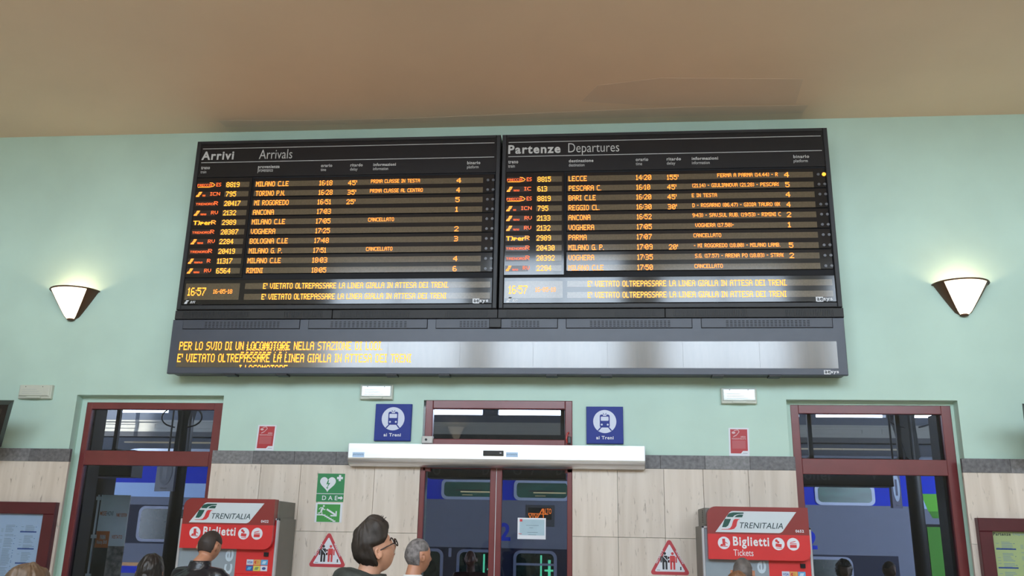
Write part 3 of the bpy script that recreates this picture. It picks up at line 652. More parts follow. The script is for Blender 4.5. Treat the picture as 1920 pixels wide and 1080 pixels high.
for a,b,c,d_,wd in ((.25,.82,.18,.62,.018),(.18,.62,.22,.52,.009),(.22,.52,.22,.42,.008),(.18,.60,.12,.50,.009),(.12,.50,.04,.50,.008),(.25,.80,.14,.80,.007),(.14,.80,.08,.70,.007),(.25,.78,.30,.68,.007),(.30,.68,.36,.72,.007)): seg(mb,P(a,b),P(c,d_),wd,yy0,yy1)
mb.build('running_figure',sw,t)
mb=MB(); seg(mb,P(.42,.72),P(.80,.42),.016,yy0,yy1); seg(mb,P(.60,.36),P(.87,.36),.013,yy0,yy1); seg(mb,P(.84,.36),P(.84,.62),.013,yy0,yy1); mb.build('arrow',sw,t)
mb=MB(); seg(mb,P(0,.40),P(.28,.40),.012,yy0,yy1)
for k in range(6): a=.26+.09*k; b=.38-.065*k; mb.box(P(a,b)[0],P(a+.12,b)[0],yy0,yy1,P(a,b-.035)[1],P(a,b+.035)[1])
mb.build('stairs',sw,t)
# security triangles
sred=mat('warning red',(.50,.045,.06),.4,var=.04); sblk=mat('pictogram black',(.02,.02,.022),.5); sred2=mat('pictogram red',(.62,.05,.055),.5)
def tri(apx,bl,br,label):
    A,B,C=at(*apx,.03),at(*bl,.03),at(*br,.03); zb_=(B.z+C.z)/2; ax=(B.x+C.x)/2; hw=(C.x-B.x)/2
    t=thing('security_sign',label,'sign',(ax,-.03,zb_)); r=.022
    def rt(hw,z0,z1,r):
        P=[]; V=[(ax-hw,z0),(ax+hw,z0),(ax,z1)]
        cen=(ax,z0+(z1-z0)/3)
        for i,(vx,vz) in enumerate(V):
            d=Vector((cen[0]-vx,cen[1]-vz)).normalized()*r*1.9; c=(vx+d.x,vz+d.y)
            base=[210,330,90][i]
            for k in range(-3,4): q=R(base+k*20); P.append((c[0]+r*math.cos(q),c[1]+r*math.sin(q)))
        return P
    y=-.033; MB().poly(rt(hw,zb_,A.z,r),y,-.03).build('border',sred,t)
    H=A.z-zb_; MB().poly(rt(hw*.75,zb_+H*.085,A.z-H*.165,.008),y-.001,y).build('field',sw,t)
    def fig(cx,m,hat):
        mb=MB(); y0,y1=y-.002,y-.001; zf=zb_+H*.14; fh=H*.47
        mb.poly(circle(cx,zf+fh*.92,fh*.085,n=12),y0,y1); mb.poly(rrect(cx-fh*.16,cx+fh*.16,zf+fh*.42,zf+fh*.80,fh*.07),y0,y1)
        for s in (-1,1):
            mb.box(cx+s*fh*.09-fh*.06,cx+s*fh*.09+fh*.06,y0,y1,zf,zf+fh*.45); mb.box(cx+s*fh*.22-fh*.04,cx+s*fh*.22+fh*.04,y0,y1,zf+fh*.4,zf+fh*.74)
        mb.build('figure',m,t)
    fig(ax-hw*.24,sblk,0); fig(ax+hw*.14,sred2,1)
    mb=MB(); seg(mb,(ax-hw*.32,zb_+H*.5),(ax-hw*.1,zb_+H*.36),.006,y-.003,y-.002); seg(mb,(ax-hw*.09,zb_+H*.40),(ax+hw*.0,zb_+H*.43),.010,y-.003,y-.002); mb.build('strap',sw,t)
    for s,word in ((-1,'SECURITY'),(1,'WARNING')):
        o=lettering('lettering',word,-hw*.36,hw*.36,-.009,.009,0,white,t,bold=.03)
        ang=math.atan2(H,hw)*(1 if s<0 else -1); M_=Matrix.Translation((ax+s*hw*.49,y-.0005,zb_+H*.485))@Matrix.Rotation(-ang,4,'Y')
        o.data.transform(M_)
    MB().box(ax+hw*.50,ax+hw*.56,y-.002,y-.001,zb_+H*.13,zb_+H*.22).build('print_mark',sblk,t)
    MB().box(ax-hw*.64,ax-hw*.48,y-.002,y-.001,zb_+H*.115,zb_+H*.125).build('print_mark',sblk,t)
tri((618,996),(577,1062.5),(649,1063.5),'red bordered security warning triangle left of the sliding door')
tri((1254,1008.5),(1218,1077),(1295,1078.5),'red bordered security warning triangle right of the sliding door')
# red notices
nred=mat('notice red',(.45,.028,.035),.45,var=.04); nred2=mat('notice faded red',(.47,.09,.10),.45,var=.05); npink=mat('notice pale print',(.68,.45,.46),.5)
def notice(r,lean,label):
    x0,x1,z0,z1=r; w=x1-x0; h=z1-z0; t=thing('video_notice',label,'poster',((x0+x1)/2,0,z0)); y=-.004
    def tr(o):
        for v in o.data.vertices: v.co.x+=(v.co.z-z0)*lean
        return o
    tr(MB().box(x0,x1,y,-.0005,z0,z1).build('sheet',sw,t))
    tr(MB().poly([(x0+w*.08,z0+h*.09),(x0+w*.58,z0+h*.09),(x0+w*.68,z0+h*.18),(x1-w*.08,z0+h*.18),(x1-w*.08,z1-h*.05),(x0+w*.08,z1-h*.05)],y-.001,y).build('red_field',nred,t))
    tr(MB().box(x0+w*.16,x1-w*.18,y-.002,y-.001,z0+h*.26,z0+h*.55).build('text_block',nred2,t))
    tr(MB().poly(circle(x0+w*.24,z0+h*.83,w*.09,h*.045,12),y-.002,y-.001).build('camera_symbol',npink,t))
    mb=MB(); seg(mb,(x0+w*.22,z0+h*.68),(x0+w*.38,z0+h*.74),.008,y-.002,y-.001); seg(mb,(x0+w*.38,z0+h*.74),(x0+w*.52,z0+h*.86),.006,y-.002,y-.001); seg(mb,(x0+w*.52,z0+h*.86),(x0+w*.46,z0+h*.93),.006,y-.002,y-.001); seg(mb,(x0+w*.46,z0+h*.93),(x0+w*.26,z0+h*.90),.006,y-.002,y-.001); tr(mb.build('camera_symbol',npink,t))
    tr(lettering('lettering','AREA',x0+w*.58,x0+w*.84,z0+h*.655,z0+h*.71,y-.001,npink,t,bold=.03))
    tr(lettering('lettering','VIDEOSORVEGLIATA',x0+w*.14,x0+w*.85,z0+h*.585,z0+h*.635,y-.001,npink,t,bold=.03))
    tr(MB().box(x0+w*.68,x0+w*.9,y-.001,y,z0+h*.085,z0+h*.105).build('print_mark',mat('grey print',(.35,.38,.45),.5),t))
notice(rect(480.5,515,797,845,.0),.04,'white edged red video surveillance notice above the granite band, left of the door')
notice(rect(1366,1404,802.5,855,.0),.02,'white edged red video surveillance notice under the right emergency light')
# ================================================================== DOOR OPERATOR
x0,x1=at(653.5,850,.18).x,at(1208.5,855,.18).x; zt=at(930,834,.18).z; zm=at(930,861,.18).z; yb_=-.034
t=thing('door_operator','long brushed aluminium sliding door operator beam over the glass door','door operator',((x0+x1)/2,0,zm))
prof=[(yb_,zt),(-.18,zt),(-.18,zm)]+[(-.18+.10*(1-math.cos(R(a))),zm-.075*math.sin(R(a))) for a in range(12,80,13)]+[(yb_,zm-.075)]
MB().loft([[(x,yy,zz) for yy,zz in prof] for x in (x0,x1)]).build('cover',alum,t)
for xa,xb in ((x0-.006,x0),(x1,x1+.006)): MB().loft([[(x,yy,zz) for yy,zz in prof] for x in (xa,xb)]).build('end_cap',mat('dull aluminium',(.4,.4,.42),.4,metal=.6),t)
xa,xb,za_,zb_=rect(906,944,845,854.5,.19); s_=MB().bevbox(xa,xb,-.20,-.18,za_,zb_,.005).build('motion_sensor',mat('sensor black',(.02,.02,.022),.2),t)
MB().box(xb-.035,xb-.018,-.2012,-.20,(za_+zb_)/2-.004,(za_+zb_)/2+.006).build('indicator',mat('pale dot',(.4,.4,.45),.3),s_)
stk=mat('pale blue sticker',(.45,.62,.85),.4); stt=mat('sticker print',(.25,.38,.5),.5)
for p,nm in ((661,'portAlpi'),(949,'portAlpi')):
    xa,xb,za_,zb_=rect(p,p+22,848,857,.18); MB().box(xa,xb,-.181,-.18,za_,zb_).build('sticker',stk,t)
    lettering('lettering','porteitalia',xa+.006,xb-.006,za_+.012,zb_-.008,-.181,stt,t,bold=.01)
# junction box
xa,xb,za_,zb_=rect(790.5,811,817.5,831,.06)
t=thing('alarm_box','small off-white box with round black button beside the transom frame','box',((xa+xb)/2,0,za_))
MB().bevbox(xa,xb,-.06,0,za_,zb_,.005).build('housing',mat('ivory plastic',(.55,.53,.50),.4),t)
MB().poly(circle((xa+xb)/2-.01,(za_+zb_)/2,.012,n=16),-.066,-.06).build('button',sblk,t)
# ================================================================== TIMETABLE SHOWCASES
def showcase(x0,x1,z0,z1,fw,paper,label,yellow):
    t=thing('timetable_showcase',label,'display case',((x0+x1)/2,-.03,z0)); y0=-.10
    for nm,b in (('frame',(x0,x1,z1-fw,z1)),('frame',(x0,x1,z0,z0+fw)),('frame',(x0,x0+fw,z0+fw,z1-fw)),('frame',(x1-fw,x1,z0+fw,z1-fw))):
        MB().bevbox(b[0],b[1],y0,-.03,b[2],b[3],.006).build('frame',redf,t)
    yp=-.055; pa=MB().box(x0+fw,x1-fw,yp,-.03,z0+fw,z1-fw).build('timetable_sheet',paper,t)
    MB().box(x0+fw-.005,x1-fw+.005,-.082,-.078,z0+fw-.005,z1-fw+.005).build('glass_pane',glass_mat('case glass',(.9,.93,.95)),t)
    gp=mat('timetable grey print',(.30,.36,.42) if not yellow else (.38,.42,.26),.6); bp=mat('timetable blue bar',(.03,.08,.30),.5)
    cw=.205; n=int((x1-x0-2*fw-.04)/cw); rnd=random.Random(3)
    g=MB(); bb=MB(); dd=MB()
    for c in range(n):
        xx=(x1-fw-.03-(c+1)*cw) if not yellow else (x0+fw+.03+c*cw)
        z=z1-fw-.09-(.02 if not yellow else .0)
        while z>z0+fw+.05:
            if rnd.random()<.06: bb.box(xx,xx+cw-.035,yp-.001,yp,z-.004,z+.009); z-=.035; continue
            if rnd.random()<.9: g.box(xx+.05,xx+.05+rnd.uniform(.06,.10),yp-.0006,yp,z-.003,z+.002)
            if rnd.random()<.3: dd.box(xx+cw-.05,xx+cw-.043,yp-.0006,yp,z-.003,z+.003)
            if rnd.random()<.4: g.box(xx+.005,xx+.03,yp-.0006,yp,z-.002,z+.002)
            z-=.0125
    for o_ in (g.build('printed_lines',gp,pa),bb.build('printed_bars',bp,pa),dd.build('printed_dots',bp,pa)): o_['kind']='stuff'
    if yellow:
        lettering('lettering','Partenze',x0+fw+.02,x0+fw+.17,z1-fw-.035,z1-fw-.008,yp,sblk,pa,bold=.03); lettering('lettering','Departures',x0+fw+.19,x0+fw+.37,z1-fw-.036,z1-fw-.008,yp,gp,pa)
    else: lettering('lettering','Arrivi  Arrivals',x0+fw+.05,x0+fw+.4,z1-fw-.04,z1-fw-.01,yp,gp,pa)
px1=(at(103,950,.1).x+at(88,1050,.1).x)/2
showcase(px1-1.25,px1,.70,at(50,941,.1).z,.115,mat('pale blue paper',(.50,.60,.76),.5,var=.02),'dark red framed showcase with a white arrivals timetable at the left edge',False)
px0=(at(1833,972,.1).x+at(1845,1070,.1).x)/2
showcase(px0,px0+1.25,.70,at(1870,971.5,.1).z,.115,mat('yellow paper',(.62,.66,.28),.5,var=.02),'dark red framed showcase with a yellow departures timetable at the right edge',True)
# ================================================================== WALL MONITORS
def monitor(ct,cb,sgn,label):
    # ct top inner corner, cb bottom inner corner (points), extends outwards by 1 m
    wv=Vector((sgn*1.05,0,0)); up=(ct-cb); n=up.cross(Vector((1,0,0))).normalized(); 
    if n.y>0: n=-n
    t=thing('wall_monitor',label,'screen',tuple((ct+cb)/2+wv/2))
    def slab(a,b,c,d,th,nm,m,off=0,par=t):
        vs=[tuple(p+n*off) for p in (a,b,c,d)]+[tuple(p+n*(off-th)) for p in (a,b,c,d)]
        return MB().add(vs,[(0,1,2,3),(7,6,5,4),(0,4,5,1),(1,5,6,2),(2,6,7,3),(3,7,4,0)]).build(nm,m,par)
    slab(cb,cb+wv,ct+wv,ct,.09,'housing',mat('black monitor plastic',(.015,.013,.013),.35))
    i=.05; u=up.normalized(); x=wv.normalized()
    slab(cb+x*i+u*i,cb+wv-x*i+u*i,ct+wv-x*i-u*i,ct+x*i-u*i,.004,'screen',mat('dark monitor screen',(.05,.04,.035),.12,spec=.6),off=.003)
    mid=(ct+cb)/2+wv*.5-n*.09
    MB().tube([tuple(mid),(mid.x,-.02,mid.z)],.03).build('arm',blackm,t)
    MB().bevbox(mid.x-.1,mid.x+.1,-.02,0,mid.z-.1,mid.z+.1,.004).build('wall_plate',blackm,t)
monitor(at(16,759,.62),at(-8,846,.30),-1,'black wall monitor cut off by the left edge, beside a green wall shadow')
monitor(at(1925,767,.62),at(1935,858,.30),1,'black wall monitor cut off by the right edge')
# ================================================================== TICKET MACHINES
mred=mat('machine bright red',(.62,.022,.025),.35,coat=.2,var=.03,crough=.2); mdred=mat('machine dark red',(.25,.022,.020),.35,coat=.2,var=.03,crough=.2)
mgrey=mat('machine side grey',(.17,.165,.15),.5,var=.04); mlg=mat('machine silver trim',(.50,.51,.54),.35,metal=.3); mpan=mat('machine grey panel',(.25,.30,.34),.4,var=.05)
lgreen=mat('logo dark green',(.005,.075,.055),.4); lred=mat('logo red',(.62,.035,.04),.4); pnl=mat('logo pale panel',(.62,.68,.72),.4,var=.02); dgreen=mat('screen dark green',(.0,.09,.06),.3)
def machine(x0,x1,number,label):
    zt=1.84; yf=-.50; t=thing('ticket_machine',label,'ticket machine',((x0+x1)/2,-.25,0)); w=x1-x0
    MB().box(x0,x1,yf+.02,-.03,.03,zt).build('cabinet',mgrey,t)
    MB().box(x0+.03,x1-.03,yf+.06,-.04,0,.03).build('plinth',blackm,t)
    for a,b,c,d in ((x0,x0+.022,.03,zt),(x1-.022,x1,.03,zt),(x0,x1,zt-.02,zt)): MB().bevbox(a,b,yf-.012,yf+.02,c,d,.004).build('edge_trim',mlg,t)
    xs=x0+w*.60
    lp=MB().box(x0+.022,xs,yf-.002,yf+.02,.05,zt-.02).build('front_panel',mpan,t)
    rp=MB().box(xs,x1-.022,yf-.004,yf+.02,.05,zt-.02).build('front_panel',mred,t); rp['label']='red right-hand front panel'
    # vertical word reading upwards: only its end shows
    lettering('lettering','self service',xs-.135,xs-.025,.42,1.555,yf-.002,mat('panel pale lettering',(.50,.60,.68),.4),lp,bold=.02,rot=90)
    MB().bevbox(x0+.10,xs-.19,yf-.02,yf-.002,1.0,1.34,.006).build('screen_bezel',blackm,lp); 
    MB().box(x0+.12,xs-.14,yf-.024,yf-.0025,1.19,1.345).build('screen',dgreen,lp); MB().box(x0+.12,xs-.2,yf-.025,yf-.003,1.02,1.19).build('screen',mat('screen pale',(.5,.6,.65),.3,em=.3,emc=(.6,.75,.85)),lp)
    # card stickers
    cs=[((.55,.6,.7),(.03,.05,.3)),((.65,.35,.1),(.55,.05,.04)),((.1,.35,.6),(.45,.6,.75)),((.03,.10,.32),(.1,.4,.7)),((.62,.58,.10),(.2,.25,.1)),((.62,.65,.72),(.04,.07,.25))]
    sx0=xs+.105; sw_=.063; sz=1.475
    for k in range(6):
        a=sx0+(k%3)*(sw_+.004); z=sz-(k//3)*.052
        c=MB().box(a,a+sw_,yf-.006,yf-.004,z-.046,z).build('card_sticker',mat('card ground %d'%k,cs[k][0],.4),rp)
        m2=mat('card mark %d'%k,cs[k][1],.4)
        if k==0: lettering('lettering','VISA',a+.008,a+sw_-.008,z-.034,z-.012,yf-.006,m2,c,bold=.02,shear=.2)
        elif k==1:
            for d in (.02,.034): MB().poly(circle(a+d,z-.023,.014,n=14),yf-.0075-d*.02,yf-.006).build('card_mark',m2 if d<.03 else mat('card orange',(.6,.3,.05),.4),c)
        elif k==5: MB().poly(circle(a+sw_/2,z-.023,.018,.012,14),yf-.007,yf-.006).build('card_mark',m2,c)
        else: MB().poly([(a+.01,z-.036),(a+.04,z-.036),(a+.052,z-.012),(a+.02,z-.012)],yf-.007,yf-.006).build('card_mark',m2,c)
    MB().bevbox(xs+.01,x1-.035,yf-.012,yf-.004,.95,1.355,.008).build('payment_door',mred,rp)
    pp=MB().bevbox(x1-.165,x1-.06,yf-.016,yf-.010,1.05,1.30,.003).build('pin_pad',mat('pin pad grey',(.42,.43,.46),.4),rp)
    MB().box(x1-.15,x1-.09,yf-.019,yf-.015,1.235,1.275).build('pin_display',mat('lcd green grey',(.12,.16,.15),.2),rp)
    mb=MB()
    for r in range(4):
        for c in range(3): mb.box(x1-.155+c*.03,x1-.133+c*.03,yf-.020,yf-.015,1.195-r*.035,1.215-r*.035)
    mb.build('keypad',blackm,rp)
    MB().box(xs+.05,xs+.11,yf-.016,yf-.011,1.215,1.225).build('card_slot',slotm,rp)
    MB().box(x1-.11,x1-.07,yf-.02,yf-.003,zt-.335,zt-.30).build('camera_window',slotm,rp)
    # header box and its protruding sign
    hx0,hx1=x0+.045,x1-.03; hz0,hz1=1.565,2.005
    yh=yf-.07
    hb=MB().bevbox(hx0-.015,hx1+.01,yf+.02,-.03,zt,hz1-.01,.01).build('header_box',mgrey,t)
    for q in range(8): MB().box(hx0-.017,hx0-.014,yf+.10,yf+.16,zt+.03+q*.014,zt+.036+q*.014).build('vent_slot',slotm,hb)
    MB().poly(rrect(hx0,hx1,hz0,hz1,.075,corners=(0,1,0,1)),yh,yf+.03).build('header_sign',mdred,t)
    hs=MB().poly(rrect(hx0-.0008,hx1+.0008,hz0-.0008,hz0+.21,.075,corners=(0,1,0,0)),yh-.001,yf+.02).build('sign_band',mred,t)
    hw=hx1-hx0; hh=hz1-hz0
    # slanted pale panel with the emblem
    ax0,ax1,az0,az1=hx0+hw*.075,hx0+hw*.885,hz0+hh*.51,hz1-hh*.085; sl=.105
    Pn=[(ax0,az0)]+[(ax1-sl-.055+.05*math.sin(R(a)),az0+.05-.05*math.cos(R(a))) for a in range(0,70,12)]+[(ax1,az1)]+[(ax0+sl+.055-.05*math.sin(R(a)),az1-.05+.05*math.cos(R(a))) for a in range(0,70,12)]
    MB().poly(Pn,yh-.002,yh).build('emblem_panel',pnl,t)
    # emblem pieces traced on its own box (u right, v up)
    ew,eh=.195,.150; ex,ez=ax0+.052,az0+.022; ey=yh-.0035
    def E_(pts): return [(ex+u*ew,ez+v*eh) for u,v in pts]
    MB().poly(E_([(.26,.70),(.52,.70),(.60,.80),(.76,.87),(1.0,.90),(1.0,.97),(.55,.97),(.38,.92),(.30,.82)]),ey,yh-.002).build('emblem_green',lgreen,t)
    MB().poly(E_([(.60,.70),(.93,.70),(.98,.85),(.80,.85),(.68,.80)]),ey,yh-.002).build('emblem_green',lgreen,t)
    MB().poly(E_([(.03,.13),(.20,.13),(.30,.22),(.38,.42),(.44,.60),(.17,.60),(.10,.38)]),ey,yh-.002).build('emblem_green',lgreen,t)
    MB().poly(E_([(0,.0),(.42,.0),(.56,.05),(.66,.20),(.70,.42),(.74,.54),(.84,.60),(.62,.60),(.55,.55),(.50,.40),(.46,.22),(.38,.08),(.28,.035),(0,.025)]),ey,yh-.002).build('emblem_red',lred,t)
    lettering('lettering','TRENITALIA',ax0+.21,ax1-.12,az0+.036,az0+.084,yh-.002,mat('wordmark dark',(.02,.05,.06),.4),t,bold=.004,shear=.25)
    lettering('lettering',number,hx1-.115,hx1-.045,hz0+.232,hz0+.256,yh,sw,t,bold=.03)
    bz=hz0+.135
    lettering('lettering','Biglietti',hx0+hw*.245,hx0+hw*.60,bz-.045,bz+.055,yh-.001,white,t,bold=.035)
    lettering('lettering','Tickets',hx0+hw*.245,hx0+hw*.44,bz-.105,bz-.052,yh-.001,white,t)
    for q,f_ in enumerate((.155,.69,.835)):
        cx=hx0+hw*f_; c=MB().poly(circle(cx,bz,.052,n=28),yh-.002,yh-.001).build('symbol_disc',sw,t); mb=MB(); y0,y1=yh-.003,yh-.002
        if q==0:
            mb.poly([(cx-.012,bz-.02),(cx+.012,bz-.024),(cx+.01,bz+.036),(cx-.014,bz+.034)],y0,y1); seg(mb,(cx-.035,bz-.025),(cx+.03,bz-.03),.006,y0,y1); seg(mb,(cx+.0,bz+.012),(cx+.03,bz-.005),.006,y0,y1); mb.poly(circle(cx-.02,bz-.018,.010,n=10),y0,y1)
        elif q==1:
            mb.poly(circle(cx-.015,bz+.026,.012,n=10),y0,y1); mb.poly(circle(cx-.001,bz+.014,.010,n=10),y0,y1); mb.poly([(cx-.026,bz-.022),(cx+.024,bz-.028),(cx+.028,bz-.002),(cx-.022,bz+.004)],y0,y1); seg(mb,(cx-.02,bz-.032),(cx+.028,bz-.036),.005,y0,y1)
        else:
            mb.box(cx-.028,cx+.028,y0,y1,bz-.03,bz-.005); mb.box(cx-.028,cx+.028,y0,y1,bz,bz+.006); seg(mb,(cx-.026,bz+.012),(cx+.020,bz+.024),.006,y0,y1)
        mb.build('symbol',lred,c)
machine(-3.79,-2.858,'0422','red and grey ticket machine left of the door with number 0422')
machine(.944,1.876,'0652','red and grey ticket machine right of the door with number 0652')
# paper notice on the right door leaf
xa,xb,za_,zb_=rect(970,1023,971,1011,.02)
t=thing('door_notice','white edged pale blue paper notice stuck on the right door leaf','notice',((xa+xb)/2,0,za_)); 
MB().box(xa,xb,.003,.009,za_,zb_).build('sheet',sw,t); MB().box(xa+.02,xb-.012,.002,.003,za_+.035,zb_-.015).build('printed_field',mat('pale cyan print',(.38,.52,.60),.5),t)
MB().box(xa+.02,xa+.045,.001,.002,zb_-.035,zb_-.012).build('red_mark',lred,t); MB().box(xa+.01,xa+.04,.001,.003,za_+.045,za_+.05).build('red_mark',lred,t)
mb=MB()
for k,(a,b) in enumerate(((.3,.75),(.42,.55),(.35,.72),(.38,.66))): mb.box(xa+(xb-xa)*a,xa+(xb-xa)*b,.0012,.002,zb_-.07-.022*k-(.02 if k>1 else 0),zb_-.067-.022*k-(.02 if k>1 else 0))
mb.build('printed_lines',mat('dark print',(.12,.16,.2),.5),t)
# ================================================================== OUTSIDE: sun-blocking mass, platform, canopies, train
render_=mat('ochre render',(.45,.36,.25),.8)
xbf=at(262,800,-16).x
struct(MB().box(xbf-3.55,13,-12.2,.38,9.7,28).build('sun_block_upper',render_))  # unseen mass added to keep the sun off most of the far fascia
struct(MB().box(xbf-3.55,XL-.2,-12.2,.38,0,9.7).build('sun_block_wing',render_))  # lower part of the same added sun block
pav=mat('platform paving grey',(.22,.21,.20),.7,var=.15,scale=20)
struct(MB().box(-40,40,.38,9.6,-.6,0).build('platform_floor',pav)); struct(MB().box(-40,40,9.6,17,-1.2,-.55).build('track_bed',mat('ballast',(.12,.105,.09),.9,var=.4,scale=60,bump=.4)))
struct(MB().box(-40,40,17,24,-.6,0).build('platform_floor',pav))
struct(MB().box(-45,45,21.5,22,0,4.3).build('sky_backstop',mat('dark backstop',(.03,.033,.04),.8)))  # dark wall added to keep the sky from showing under the far canopy
dark=mat('dark iron paint',(.010,.011,.014),.5,var=.1); dkb=mat('dark blue grey iron',(.035,.045,.065),.55)
# own platform canopy
t=thing('platform_canopy','dark flat canopy over the first platform, out of view and widened to shade the train','canopy',(0,5,6.3))
MB().box(-40,40,.40,12.9,6.3,6.5).build('shade_deck',dark,t); MB().box(-40,40,4.66,4.78,6.02,6.3).build('purlin',dark,t)  # deck is out of view, run out over the track to shade the train
for k in range(9): MB().box(-28+7*k-.1,-28+7*k+.1,.42,11,6.02,6.3).build('beam',dark,t)
def iron_column(px,py,label,fl,fr):
    q=at(px,py,-5.0); x=q.x; t=thing('iron_column',label,'column',(x,5.0,0))
    MB().tube([(x,5,.35),(x,5,6.0)],.105,14).build('shaft',dark,t,smooth=True); MB().tube([(x,5,0),(x,5,.25),(x,5,.38)],[.22,.20,.13],14).build('base',dark,t)
    zc=at(px,800,-5.0).z
    mb=MB()
    for s,wd in ((-1,fl),(1,fr)):
        mb.poly([(x,zc-.55),(x+s*.10,zc-.45),(x+s*wd*.5,zc+.1),(x+s*wd,zc+.55),(x+s*wd*1.6,zc+1.1),(x+s*wd*1.6,6.0),(x,6.0)],4.9,5.1)
    mb.build('bracket',dark,t)
    for s in (-1,1):
        P=[(x+s*(.11+.22*math.sin(a)),4.85,zc-.02+.15*(1-math.cos(a))*1.0) for a in [math.pi*k/10 for k in range(9)]]
        MB().tube([(x+s*.10,4.85,zc-.03)]+P[1:],.012,6).build('hook',dark,t); 
    return x
xc1=iron_column(347,800,'dark iron column on the platform seen through the left window',.16,.18)
xc2=iron_column(1716,930,'dark iron column on the platform seen through the right window',.42,.14)
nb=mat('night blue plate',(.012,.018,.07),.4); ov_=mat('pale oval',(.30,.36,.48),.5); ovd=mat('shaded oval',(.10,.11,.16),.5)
def psign(xa,xb,yt,yb,ang,m,label,num):
    a,b=at(xa,(yt+yb)/2,-4.7),at(xb,(yt+yb)/2,-4.7); zt=at((xa+xb)/2,yt,-4.7).z; zb_=at((xa+xb)/2,yb,-4.7).z
    cx=(a.x+b.x)/2; w=(b.x-a.x)/math.cos(ang); t=thing('platform_sign',label,'sign',(cx,4.7,(zt+zb_)/2)); h=zt-zb_; cz_=zb_+h*.56
    M_=Matrix.Translation((cx,4.7,0))@Matrix.Rotation(ang,4,'Z')
    for o in (MB().box(-w/2,w/2,0,.04,zb_,zt).build('plate',nb,t),MB().poly(circle(0,cz_,w*.36,h*.38),-.004,0).build('oval',m,t),
              lettering('lettering',num,-w*.12,w*.10,cz_-h*.22,cz_+h*.22,-.004,nb,t,bold=.03),lettering('lettering','Binario',-w*.2,w*.2,zb_+h*.06,zb_+h*.12,-.001,ovd,t)): o.data.transform(M_)
    MB().tube([(cx,4.72,zt),(cx,4.72,6.015)],.015,6).build('hanger',dark,t)
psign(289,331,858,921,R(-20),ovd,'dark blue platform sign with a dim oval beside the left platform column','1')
psign(1669,1692,884,953,R(35),ov_,'blue platform sign with a pale oval and 1 beside the right platform column','1')
# far canopy with panelled fascia
struct(MB().box(-40,-39.5,.4,24,-.6,7).build('end_light_stop',render_)); struct(MB().box(31,31.5,.4,24,-.6,7).build('end_light_stop',render_))  # unseen end walls added to keep side daylight off the fascia
YC=16.0; fc=mat('cream panelled fascia',(.21,.205,.18),.6,var=.03)
zf1=at(930,779,-YC).z; zf0=at(930,815,-YC).z; zt_=at(930,845,-YC).z
t=thing('far_canopy','long panelled canopy fascia beyond the train, sunlit at its left end','canopy',(0,YC,zf0))
MB().box(-36,30,YC,YC+.25,zf0,zf1).build('fascia',fc,t); MB().box(-36,30,YC-.03,YC+.02,zf1-.20,zf1+.01).build('eaves_beam',dkb,t); MB().box(-36,30,YC-.025,YC,zf1-.25,zf1-.20).build('cornice',fc,t); MB().box(-36,30,YC-.02,YC,zf0,zf0+.05).build('lower_moulding',fc,t)
MB().box(-36,30,YC-.02,21.6,zf0-.14,zf0).build('soffit',dark,t); MB().box(-36,30,YC+.3,YC+.5,zt_-.6,zf0-.1).build('valance',dkb,t)
x=-35.6
while x<29.5:
    mb=MB()
    for a,b,c,d in ((x,x+2.05,zf1-.325,zf1-.305),(x,x+2.05,zf0+.10,zf0+.12),(x,x+.02,zf0+.12,zf1-.325),(x+2.03,x+2.05,zf0+.12,zf1-.325)): mb.box(a,b,YC-.014,YC,c,d)
    mb.build('panel_moulding',fc,t); x+=2.55
cols_=[(195,220),(-40,187),(905,934),(1056,1072),(1498,1529),(316,420),(1660,1700),(600,640)]
for a,b in cols_:
    xa,xb=at(a,770,-YC-.3).x,at(b,770,-YC-.3).x; MB().box(xa,xb,YC+.3,YC+.6,zf1,7.0).build('clerestory_post',dkb,t)
MB().box(xbf+.28,30,12.6,21.6,7.0,7.25).box(-40,xbf-2.6,12.6,21.6,7.0,7.25).build('shade_deck',dark,t); MB().box(-40,31,12.92,13.0,6.2,7.0).build('light_stop',dark,t)  # unseen decks and edge shaped to shade the fascia; gap admits the sun
lamp=emit('dim tube lamp',(1,.9,.65),.35)
for k in range(14):
    xa=at(232+k*18,829,-YC-.2).x if k<9 else at(1500+(k-9)*40,838,-YC-.2).x; MB().box(xa,xa+.55,YC+.22,YC+.28,zf0-.30,zf0-.26).build('tube_lamp',lamp,t)
pl=at(222,800,-15.3).x; MB().tube([(pl,15.3,-.55),(pl,15.3,6.99)],.06,8).build('catenary_post',dark,t)  # catenary post, only grouped under the far canopy
# ---- train
YTn=12.5; tb=mat('train blue',(.008,.035,.50),.6,spec=.15,var=.04); tl=mat('train light blue',(.38,.52,.80),.6,spec=.15,var=.03); tg=mat('train grey',(.16,.175,.235),.6,spec=.15,var=.04); td=mat('train window band navy',(.018,.022,.045),.6,spec=.15,var=.05)
tw=mat('train window frame',(.42,.47,.62),.4,var=.04); tw2=mat('train lower window frame',(.20,.22,.32),.4,var=.04); to=mat('train orange stripe',(.50,.20,.02),.4); gl=mat('train green',(.12,.42,.045),.6,spec=.15,var=.03); gl2=mat('train darker green',(.06,.22,.03),.6,spec=.15,var=.03)
inn=mat('train interior dark green',(.02,.07,.055),.25,em=.05,emc=(.12,.5,.38),var=.5,scale=1.5,stretch=(1,1,4)); inn2=mat('train lower interior',(.008,.018,.015),.2,var=.4); rk=mat('luggage rack glow',(.4,.35,.2),.4,em=.45,emc=(1,.8,.42)); gg=mat('green interior lamp',(.1,.5,.3),.4,em=.7,emc=(.15,1,.5))  # rack glow stands in for light reflected off the luggage racks
t=thing('double_deck_train','blue and grey double-deck train standing beyond the glass doors','train',(-2,14,-.4))
X0=at(217,905,-YTn).x; XA=at(600,900,-YTn).x; XB=at(1712,930,-YTn).x; XC=20.0
